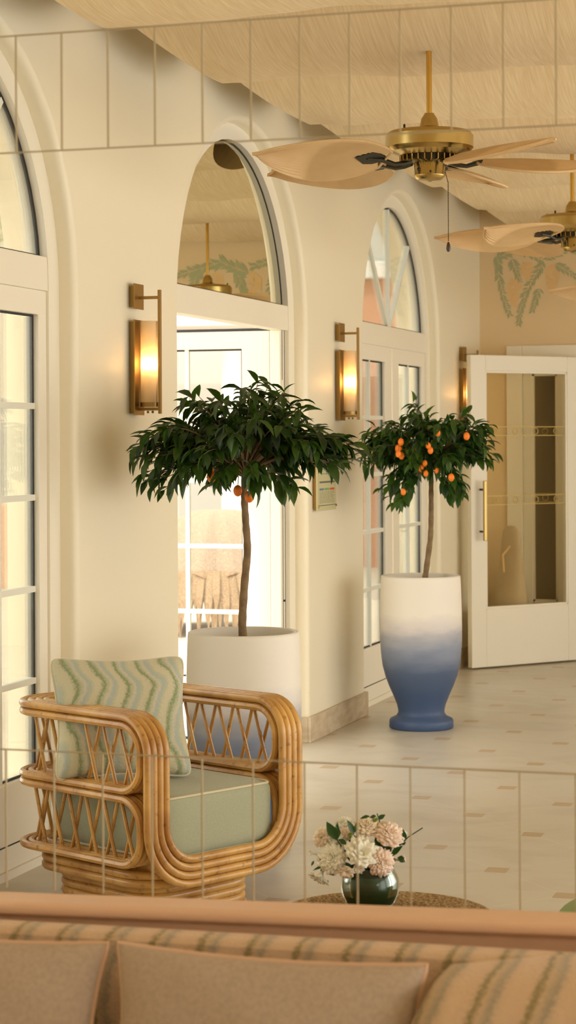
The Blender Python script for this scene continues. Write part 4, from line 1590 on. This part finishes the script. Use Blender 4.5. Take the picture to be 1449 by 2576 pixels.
def bloom(r, kind, seed):
    """mesh of ruffled petals, axis +z, base at origin"""
    rr = random.Random(seed)
    mb = MB()
    if kind == 'cup':
        layers = ((6, 0.80, 0.85), (6, 0.62, 0.98), (5, 0.42, 1.0))
    elif kind == 'bud':
        layers = ((4, 0.28, 1.25), (3, 0.12, 1.2))
    else:
        layers = ((7, 1.0, 0.50), (8, 0.92, 0.72), (8, 0.78, 0.86), (7, 0.62, 0.95), (7, 0.45, 1.0), (6, 0.28, 1.03), (4, 0.12, 1.0))
    for li, (n, op, ht) in enumerate(layers):
        for k in range(n):
            a0 = 2 * PI * k / n + li * 0.5 + rr.uniform(-0.15, 0.15)
            wd = 2 * PI / n * rr.uniform(0.85, 1.1)
            ph = rr.uniform(0, 6.28)
            fq = rr.uniform(5, 8)
            hh = ht * rr.uniform(0.9, 1.08)
            def fn(u, v, a0=a0, wd=wd, ph=ph, fq=fq, hh=hh, op=op):
                s = u * 2 - 1
                a = a0 + s * wd * (0.35 + 0.65 * math.sin(PI * min(1, v * 0.75 + 0.1)))
                ruff = 0.13 * v ** 3 * math.sin(s * fq + ph)
                rad = r * (0.08 + op * (v ** 1.2)) * (1 + ruff)
                z = r * hh * (math.sin(v * PI * 0.5) - 0.22 * op * v ** 3 - 0.16 * s * s * v) + r * ruff * 0.8
                return (rad * math.cos(a), rad * math.sin(a), z)
            mb.grid(fn, 8, 7)
    mb.ball((0, 0, r * 0.38), r * (0.42 if kind == 'full' else 0.16), 12, 8)
    return mb

def flower(px, py, rpx, kind, mname, label, dep, axis, seed, name='lisianthus_flower'):
    k = 5.45 / 5200 / 4.674
    X = (px - 785) * k
    Z = (1155 - py) * k
    d = camdir(X, dep, 0)
    head = VC + Vector((d.x, d.y, Z))
    r = rpx * k
    ax = camdir(*axis).normalized()
    t = thing(name, label, 'flower', VC + Vector((0, 0, 0.02)), group='flowers in the glass vase')
    rel = head - t.location
    q = ax.to_track_quat('Z', 'Y').to_matrix().to_4x4()
    mb = bloom(r * 1.30, kind, seed)
    base = rel - ax * r * 0.55
    mx = Matrix.Translation(base) @ q
    mb.v = [tuple(mx @ Vector(p)) for p in mb.v]
    mb.build('petals', mname, t, angle=80, solid=0.0008)
    cal = MB()
    cal.ball((0, 0, 0), r * 0.24, 8, 6, (1, 1, 0.9))
    cal.v = [tuple(mx @ Vector(p)) for p in cal.v]
    cal.build('calyx', 'sprig', t)
    mouth = Vector((rel.x * 0.16, rel.y * 0.16, 0.088))
    MB().tube(bez(Vector((rel.x * 0.1, rel.y * 0.1, 0.02)), mouth, base, 8), 0.0020, 6).build('stem', 'sprig', t)

FL = [
    (670, 490, 165, 'cup', 'petalwhite', 'large open white lisianthus at the front centre of the bouquet', -0.055, (0.25, -0.8, 0.55)),
    (1000, 300, 128, 'full', 'petalpink', 'pale pink ruffled bloom on the upper right of the bouquet', -0.020, (0.25, -0.6, 0.75)),
    (740, 225, 112, 'full', 'petalcream', 'cream ruffled bloom at the top of the bouquet', -0.005, (-0.05, -0.5, 0.85)),
    (900, 590, 115, 'full', 'petalpink', 'peach pink bloom just above the vase rim on the right', -0.055, (0.35, -0.9, 0.1)),
    (340, 560, 130, 'full', 'petalwhite', 'white ruffled bloom on the left of the bouquet', -0.035, (-0.4, -0.8, 0.3)),
    (370, 370, 105, 'full', 'petalwhite', 'white bloom behind the two upright dark leaves', -0.005, (-0.3, -0.6, 0.7)),
    (230, 345, 88, 'full', 'petalcream', 'cream bloom at the upper left edge of the bouquet', 0.0, (-0.6, -0.6, 0.5)),
    (200, 770, 112, 'cup', 'petalwhite', 'white bell bloom drooping low at the left beside the vase', -0.02, (-0.45, -0.25, -0.85)),
    (150, 530, 72, 'bud', 'petalwhite', 'greenish white half-open bud at the far left of the bouquet', -0.01, (-0.85, -0.3, 0.35)),
    (505, 680, 78, 'cup', 'petalcream', 'small cream bloom hanging over the front of the vase rim', -0.06, (-0.1, -0.8, -0.5)),
    (640, 650, 62, 'cup', 'petalwhite', 'small white bloom under the large open white one', -0.058, (0.15, -0.85, -0.4)),
    (1110, 590, 82, 'bud', 'petalcream', 'closed cream bud at the right edge above the vase', -0.02, (0.9, -0.3, 0.2)),
    (480, 205, 72, 'full', 'petalwhite', 'small white bloom at the back between the dark leaves', 0.03, (-0.2, -0.4, 0.9)),
    (500, 300, 62, 'full', 'petalpink', 'small pink bloom half hidden in the middle of the bouquet', -0.005, (-0.1, -0.7, 0.6)),
    (1165, 330, 55, 'bud', 'petalwhite', 'little white bud on the upper right among dark leaves', 0.0, (0.7, -0.3, 0.6)),
    (870, 200, 70, 'bud', 'budgreen', 'lime green unopened bud at the top right of the bouquet', 0.0, (-0.25, -0.3, 0.9)),
    (555, 330, 62, 'bud', 'budgreen', 'pale green bud standing just above the large white bloom', -0.03, (-0.15, -0.4, 0.9)),
]
for i, (px, py, rp_, kd, mn, lb, dp, ax) in enumerate(FL):
    flower(px, py, rp_, kd, mn, lb, dp, ax, 40 + i)

def sprig(label, pts, leaves, seed):
    k = 5.45 / 5200 / 4.674
    rr = random.Random(seed)
    t = thing('leaf_sprig', label, 'greenery', VC + Vector((0, 0, 0.02)), group='leaf sprigs in the glass vase')
    def conv(px, py, dep):
        d = camdir((px - 785) * k, dep, 0)
        return Vector((d.x, d.y, (1155 - py) * k - 0.02))
    P = [Vector((0, 0, 0.02))] + [conv(*p) for p in pts]
    path = fillet(P, 0.02, 4)
    MB().tube(path, 0.0015, 6).build('stem', 'sprig', t)
    mb = MB()
    for (a, b, c, d, dep, w) in leaves:
        p0, p1 = conv(a, b, dep), conv(c, d, dep - 0.004)
        leaf_geo(mb, p0, p1 - p0 + Vector((0, 0, 0.008)), camdir(rr.uniform(-0.4, 0.4), -0.9, 0.35), (p1 - p0).length, w * k, 0.15, rr)
    mb.build('leaves', 'sprig', t, angle=80)
sprig('sprig with two broad dark leaves standing upright at the upper left', [(480, 480, -0.03), (400, 340, -0.045)], [(400, 340, 290, 110, -0.05, 130), (400, 335, 395, 150, -0.045, 80), (410, 260, 400, 120, -0.04, 25), (410, 340, 520, 400, -0.04, 60)], 1)
sprig('sprig with a pointed dark leaf pair at the top centre', [(640, 420, -0.03), (600, 300, -0.03)], [(590, 290, 530, 100, -0.04, 75), (600, 260, 625, 140, -0.038, 50), (610, 330, 690, 330, -0.035, 70)], 2)
sprig('curling sprig with small leaves at the top right', [(860, 260, 0.0), (905, 170, 0.0), (870, 70, 0.0)], [(890, 140, 965, 75, -0.004, 60), (860, 100, 780, 125, -0.004, 45), (790, 105, 665, 125, 0.0, 40)], 3)
sprig('sprig of dark leaves fanning out on the right with one thin tendril', [(1000, 560, -0.02), (1140, 430, -0.01), (1230, 340, -0.01), (1400, 232, -0.01)],
      [(1200, 380, 1170, 240, -0.014, 55), (1150, 420, 1205, 400, -0.016, 60), (1060, 480, 1165, 295, -0.02, 70), (1030, 560, 1150, 410, -0.02, 70), (1100, 560, 1185, 615, -0.03, 80), (980, 520, 990, 370, -0.04, 95), (960, 500, 850, 330, -0.03, 120), (1000, 540, 870, 420, -0.03, 120), (950, 540, 880, 300, -0.02, 70)], 4)
sprig('dark leaves hanging low on the left over the vase rim', [(520, 690, -0.05), (400, 680, -0.04)], [(420, 680, 300, 740, -0.04, 110), (260, 655, 105, 695, -0.03, 35), (230, 600, 180, 540, -0.03, 45), (130, 600, 105, 665, -0.02, 30), (480, 600, 560, 640, -0.064, 45), (600, 600, 690, 625, -0.066, 50), (700, 640, 830, 510, -0.06, 60)], 5)

# green stool at the right edge
t = thing('green_stool', 'round green upholstered stool cut off by the lower right edge', 'stool', (2.355, 5.34, 0))
bb = MB()
bb.lathe([(0.0, 0.26), (0.20, 0.26)] + [(0.26 * math.cos(a) ** 0.7 if a < 1.57 else 0.0, 0.30 + 0.062 * math.sin(a)) for a in [-0.6 + 2.17 * i / 18 for i in range(19)]], 72, cap0=False, cap1=False)
bb.build('seat', 'greenvelvet', t, angle=80)
bb = MB()
bb.lathe([(0.0, 0.0), (0.20, 0.0), (0.205, 0.01), (0.205, 0.26), (0.0, 0.26)], 48, cap0=False, cap1=False)
bb.build('drum_base', 'rattan', t)

# ------------------------------------------------------------------ tiled mirror: its joints, and the salmon ledge under it
MY = 3.60
t = thing('tiled_mirror', 'pale joint grid of the tiled mirror above the salmon ledge', 'mirror', (1.9, MY, 0.70))
X0, X1 = 0.30, 3.60
def jbox(a, b):
    mb = MB()
    mb.box((a[0] - 1.9, a[1] - MY, a[2] - 0.70), (b[0] - 1.9, b[1] - MY, b[2] - 0.70))
    mb.build('joint', 'joint', t, smooth=False)
jw = 0.0013
for z in (2.310, 2.088, 0.953):
    jbox((X0, MY - 0.003, z - jw), (X1, MY + 0.001, z + jw))
xs = [1.369 + 0.0939 * i for i in range(-9, 24)]
for x in xs:
    if X0 < x < X1:
        jbox((x - jw, MY - 0.003, 2.090), (x + jw, MY + 0.001, 2.308))
xs = [1.341 + 0.0990 * i for i in range(-8, 22)]
for x in xs:
    if X0 < x < X1:
        jbox((x - jw, MY - 0.003, 0.690), (x + jw, MY + 0.001, 0.951))

lp = [(3.512, 0.0), (3.512, 0.668), (3.496, 0.672), (3.494, 0.682), (3.498, 0.691), (3.510, 0.694), (3.600, 0.692), (3.600, 0.0)]
mb = MB()
n = len(lp)
vs = [(X0 - 0.1, p[0], p[1]) for p in lp] + [(X1 + 0.1, p[0], p[1]) for p in lp]
mb.add(vs, [tuple(range(n)), tuple(range(2 * n - 1, n - 1, -1))] + [(i, n + i, n + (i + 1) % n, (i + 1) % n) for i in range(n)])
mb.v = [(x, y, z + 0.027 * (x - 1.70) if z > 0 else z) for x, y, z in mb.v]
tag(mb.build('mirror_ledge', 'ledge', smooth=False, bevel=0.006, bseg=3), 'salmon pink wooden ledge running under the tiled mirror behind the sofa', 'ledge')

# ------------------------------------------------------------------ sofa with wavy weave
t = thing('sofa', 'long sofa in a wavy olive and peach weave at the bottom, below the mirror ledge', 'sofa', (1.9, 3.15, 0))
def place(mb, dx, dy, dz):
    mb.v = [(x + dx, y + dy, z + dz) for x, y, z in mb.v]
    return mb
place(rbox(2.30, 0.10, 0.50, 0.032), -0.35, 0.270, 0.424).build('backrest', 'wavesofa', t, angle=80).rotation_euler = (0, -0.012, 0)
# raised rounded wing at the right end
wg = MB()
def wing(u, v):
    th = 2 * PI * u
    x0, x1 = 0.33, 1.40
    s = v
    x = x0 + (x1 - x0) * s
    rise = 0.062 * math.sin(min(1, s * 1.7) * PI / 2)
    fy, fz = 0.15 + 0.05 * min(1, s * 2), 0.255 + rise / 2
    e = 0.55
    c_, s_ = math.cos(th), math.sin(th)
    sc = 1.0 if 0.02 < s < 0.98 else 0.80
    return (x, 0.125 + sc * fy * math.copysign(abs(c_) ** e, c_), 0.415 + rise / 2 + sc * fz * math.copysign(abs(s_) ** e, s_))
wg.grid(wing, 40, 30, cu=True)
n = 40
wg.f.append(tuple(range(n - 1, -1, -1)))
wg.f.append(tuple(range(30 * n, 31 * n)))
wg.build('wing', 'wavesofa', t, angle=60)
place(rbox(3.0, 0.75, 0.16, 0.05), 0.0, -0.22, 0.31).build('seat', 'wavesofa', t, angle=80)
place(rbox(3.0, 0.86, 0.22, 0.03), 0.0, -0.16, 0.15).build('base', 'wavesofa', t, angle=80)
for x in (-1.35, 1.35):
    for y in (-0.5, 0.2):
        MB().lathe([(0.02, 0.0), (0.028, 0.05)], 16, Matrix.Translation((x, y, 0))).build('leg', 'walnut', t)

pillow('scatter_cushion', 'taupe lumbar cushion with pink piping, complete one in the middle of the sofa', 'cushion', 0.525, 0.31, 0.13, 'taupe', 'pinkpipe',
       (1.985, 3.195, 0.545), (0.04, -0.96, 0.22), (0, 0.25, 1), pinch=0.075, piper=0.0045, group='taupe cushions on the sofa', seed=5)
pillow('scatter_cushion', 'taupe cushion with pink piping cut off by the left edge of the sofa view', 'cushion', 0.50, 0.31, 0.13, 'taupe', 'pinkpipe',
       (1.445, 3.195, 0.543), (0.04, -0.96, 0.22), (0, 0.25, 1), pinch=0.075, piper=0.0045, group='taupe cushions on the sofa', seed=6)

# ------------------------------------------------------------------ outside
mb = MB()
mb.box((-40, -5, -0.25), (-WT, 45, -0.13))
struct(mb.build('terrace_ground', 'paving', smooth=False))

def building(name, label, x0, x1, y0, y1, h, mwall, facing_windows):
    t = thing(name, label, 'building', ((x0 + x1) / 2, y0, -0.13))
    cx = (x0 + x1) / 2
    MB().box((x0 - cx, 0, 0), (x1 - cx, y1 - y0, h)).build('wall', mwall, t, smooth=False)
    MB().box((x0 - cx - 0.15, -0.18, h), (x1 - cx + 0.15, y1 - y0, h + 0.22)).build('cornice', 'extwhite', t, smooth=False, bevel=0.02)
    MB().box((x0 - cx, 0.3, h + 0.22), (x1 - cx, y1 - y0, h + 1.9)).build('roof', 'greyroof', t, smooth=False)
    for (a, b, c, d) in facing_windows:
        w = MB().box((a - cx, -0.05, b), (c - cx, 0.02, d)).build('window', 'extwhite', t, smooth=False)
        MB().box((a - cx + 0.08, -0.06, b + 0.08), (c - cx - 0.08, -0.05, d - 0.08)).build('window_pane', 'greyroof', w, smooth=False)
    return t
building('house', 'peach rendered house with a white cornice seen through the far window', -4.30, -2.6, 26.0, 31.0, 3.75, 'peach', [(-3.25, 0.5, -2.85, 2.6)])
building('villa', 'pale villa with white columns seen across the terrace through the open door', -16.0, -4.6, 27.0, 33.0, 5.2, 'extcream', [(-6.2, 0.5, -5.75, 2.4), (-7.9, 0.5, -7.3, 2.4)])
for x in (-7.05, -6.45, -5.55, -4.9):
    c = MB()
    c.lathe([(0.22, -0.13), (0.22, 0.05), (0.15, 0.10), (0.14, 2.9), (0.2, 3.0), (0.2, 3.1)], 20, Matrix.Translation((0, 0, 0)))
    o = c.build('white_column', 'extwhite')
    o.location = (x, 25.2, 0)
    tag(o, 'white terrace column in front of the pale villa, glimpsed through the door glass', 'column', 'white terrace columns')
pg = MB()
pg.box((-1.4, -0.9, 0), (1.4, 1.0, 0.25))
o = pg.build('white_canopy', 'extwhite', smooth=False, bevel=0.02)
o.location = (-6.0, 25.3, 2.97)
tag(o, 'white canopy roof resting on the terrace columns beyond the open door', 'canopy')

# thatched parasol
def parasol(loc):
    t = thing('thatched_parasol', 'round thatched parasol with shaggy fringe on the terrace behind the door glass', 'parasol', loc)
    rr = random.Random(9)
    mb = MB()
    def fn(u, v):
        th = 2 * PI * u
        r = 0.70 * v ** 0.75
        z = 1.06 - 0.55 * v ** 2.1 + 0.03 * math.sin(th * 11) * v
        r *= 1 + 0.04 * math.sin(th * 17 + 1)
        return (r * math.cos(th), r * math.sin(th), z)
    mb.grid(fn, 80, 10, cu=True)
    mb.build('thatch_cap', 'thatch', t)
    fr = MB()
    for k in range(150):
        a = 2 * PI * k / 150 + rr.uniform(-0.02, 0.02)
        l = rr.uniform(0.35, 0.75)
        w = 0.03
        r0, r1 = 0.68, 0.74 + rr.uniform(0, 0.10)
        c_, s_ = math.cos(a), math.sin(a)
        p0 = Vector((r0 * c_, r0 * s_, 0.56))
        p1 = Vector((r1 * c_, r1 * s_, 0.56 - l * 0.5))
        p2 = Vector((r1 * 1.04 * c_, r1 * 1.04 * s_, 0.56 - l))
        s = Vector((-s_, c_, 0)) * w
        fr.add([p0 - s, p0 + s, p1 + s, p1 - s, p2], [(0, 1, 2, 3), (3, 2, 4)])
    fr.build('thatch_fringe', 'thatch', t, smooth=False)
    MB().tube([(0, 0, -0.0), (0, 0, 1.05)], 0.05, 12).build('pole', 'extwhite', t)
    return t
parasol((-2.97, 17.2, -0.13))

# yellow parasol canvas beyond the far arch
t = thing('yellow_parasol', 'yellow parasol above the peach house seen in the far arch', 'parasol', (-4.35, 24.0, -0.13))
MB().tube([(0, 0, 0), (0, 0, 5.0)], 0.03, 10).build('pole', 'greyroof', t)
yp = MB()
for k in range(8):
    a, b = 2 * PI * k / 8, 2 * PI * (k + 1) / 8
    yp.add([(0, 0, 5.1), (0.75 * math.cos(a), 0.75 * math.sin(a), 4.15), (0.75 * math.cos(b), 0.75 * math.sin(b), 4.15)], [(0, 1, 2)])
yp.build('canopy', 'yellow', t, smooth=False, solid=0.01)

# garden hedge beyond the first window
def hedge(loc, label, sx, sy, sz, seed):
    rr = random.Random(seed)
    t = thing('garden_tree', label, 'tree', loc)
    mb = MB()
    for _ in range(1500):
        while True:
            p = Vector((rr.uniform(-1, 1), rr.uniform(-1, 1), rr.uniform(-1, 1)))
            if 0.5 < p.length < 1:
                break
        q = Vector((p.x * sx, p.y * sy, 4.2 + p.z * sz))
        leaf_geo(mb, q, Vector((p.x, p.y, rr.uniform(-0.5, 0.8))), Vector((rr.uniform(-.5, .5), rr.uniform(-.5, .5), 1)), 0.22, 0.10, 0.4, rr)
    mb.build('foliage', 'hedge', t, angle=80)
    MB().tube([(0, 0, 0), (0, 0, 4.2)], 0.06, 8).build('trunk', 'bark', t)
hedge((-8.2, 21.0, -0.13), 'green garden tree crown seen at the very left through the nearest arch', 1.5, 1.2, 1.3, 4)

gw = MB()
gw.box((-2.2, -0.15, 0), (1.6, 0.15, 0.95))
o = gw.build('garden_wall', 'peach', smooth=False, bevel=0.02)
o.location = (-7.9, 21.6, -0.13)
tag(o, 'low peach garden wall outside, at the far left behind the nearest window', 'wall')

aw = MB()
aw.box((-2.6, -1.35, 0), (0.0, 1.35, 0.10))
aw.box((-2.62, -1.37, -0.14), (-2.55, 1.37, 0.10))
o = aw.build('terrace_awning', 'extwhite', smooth=False, bevel=0.01)
o.location = (-0.285, 9.75, 3.02)
tag(o, 'white awning fixed outside over the open terrace door', 'awning')
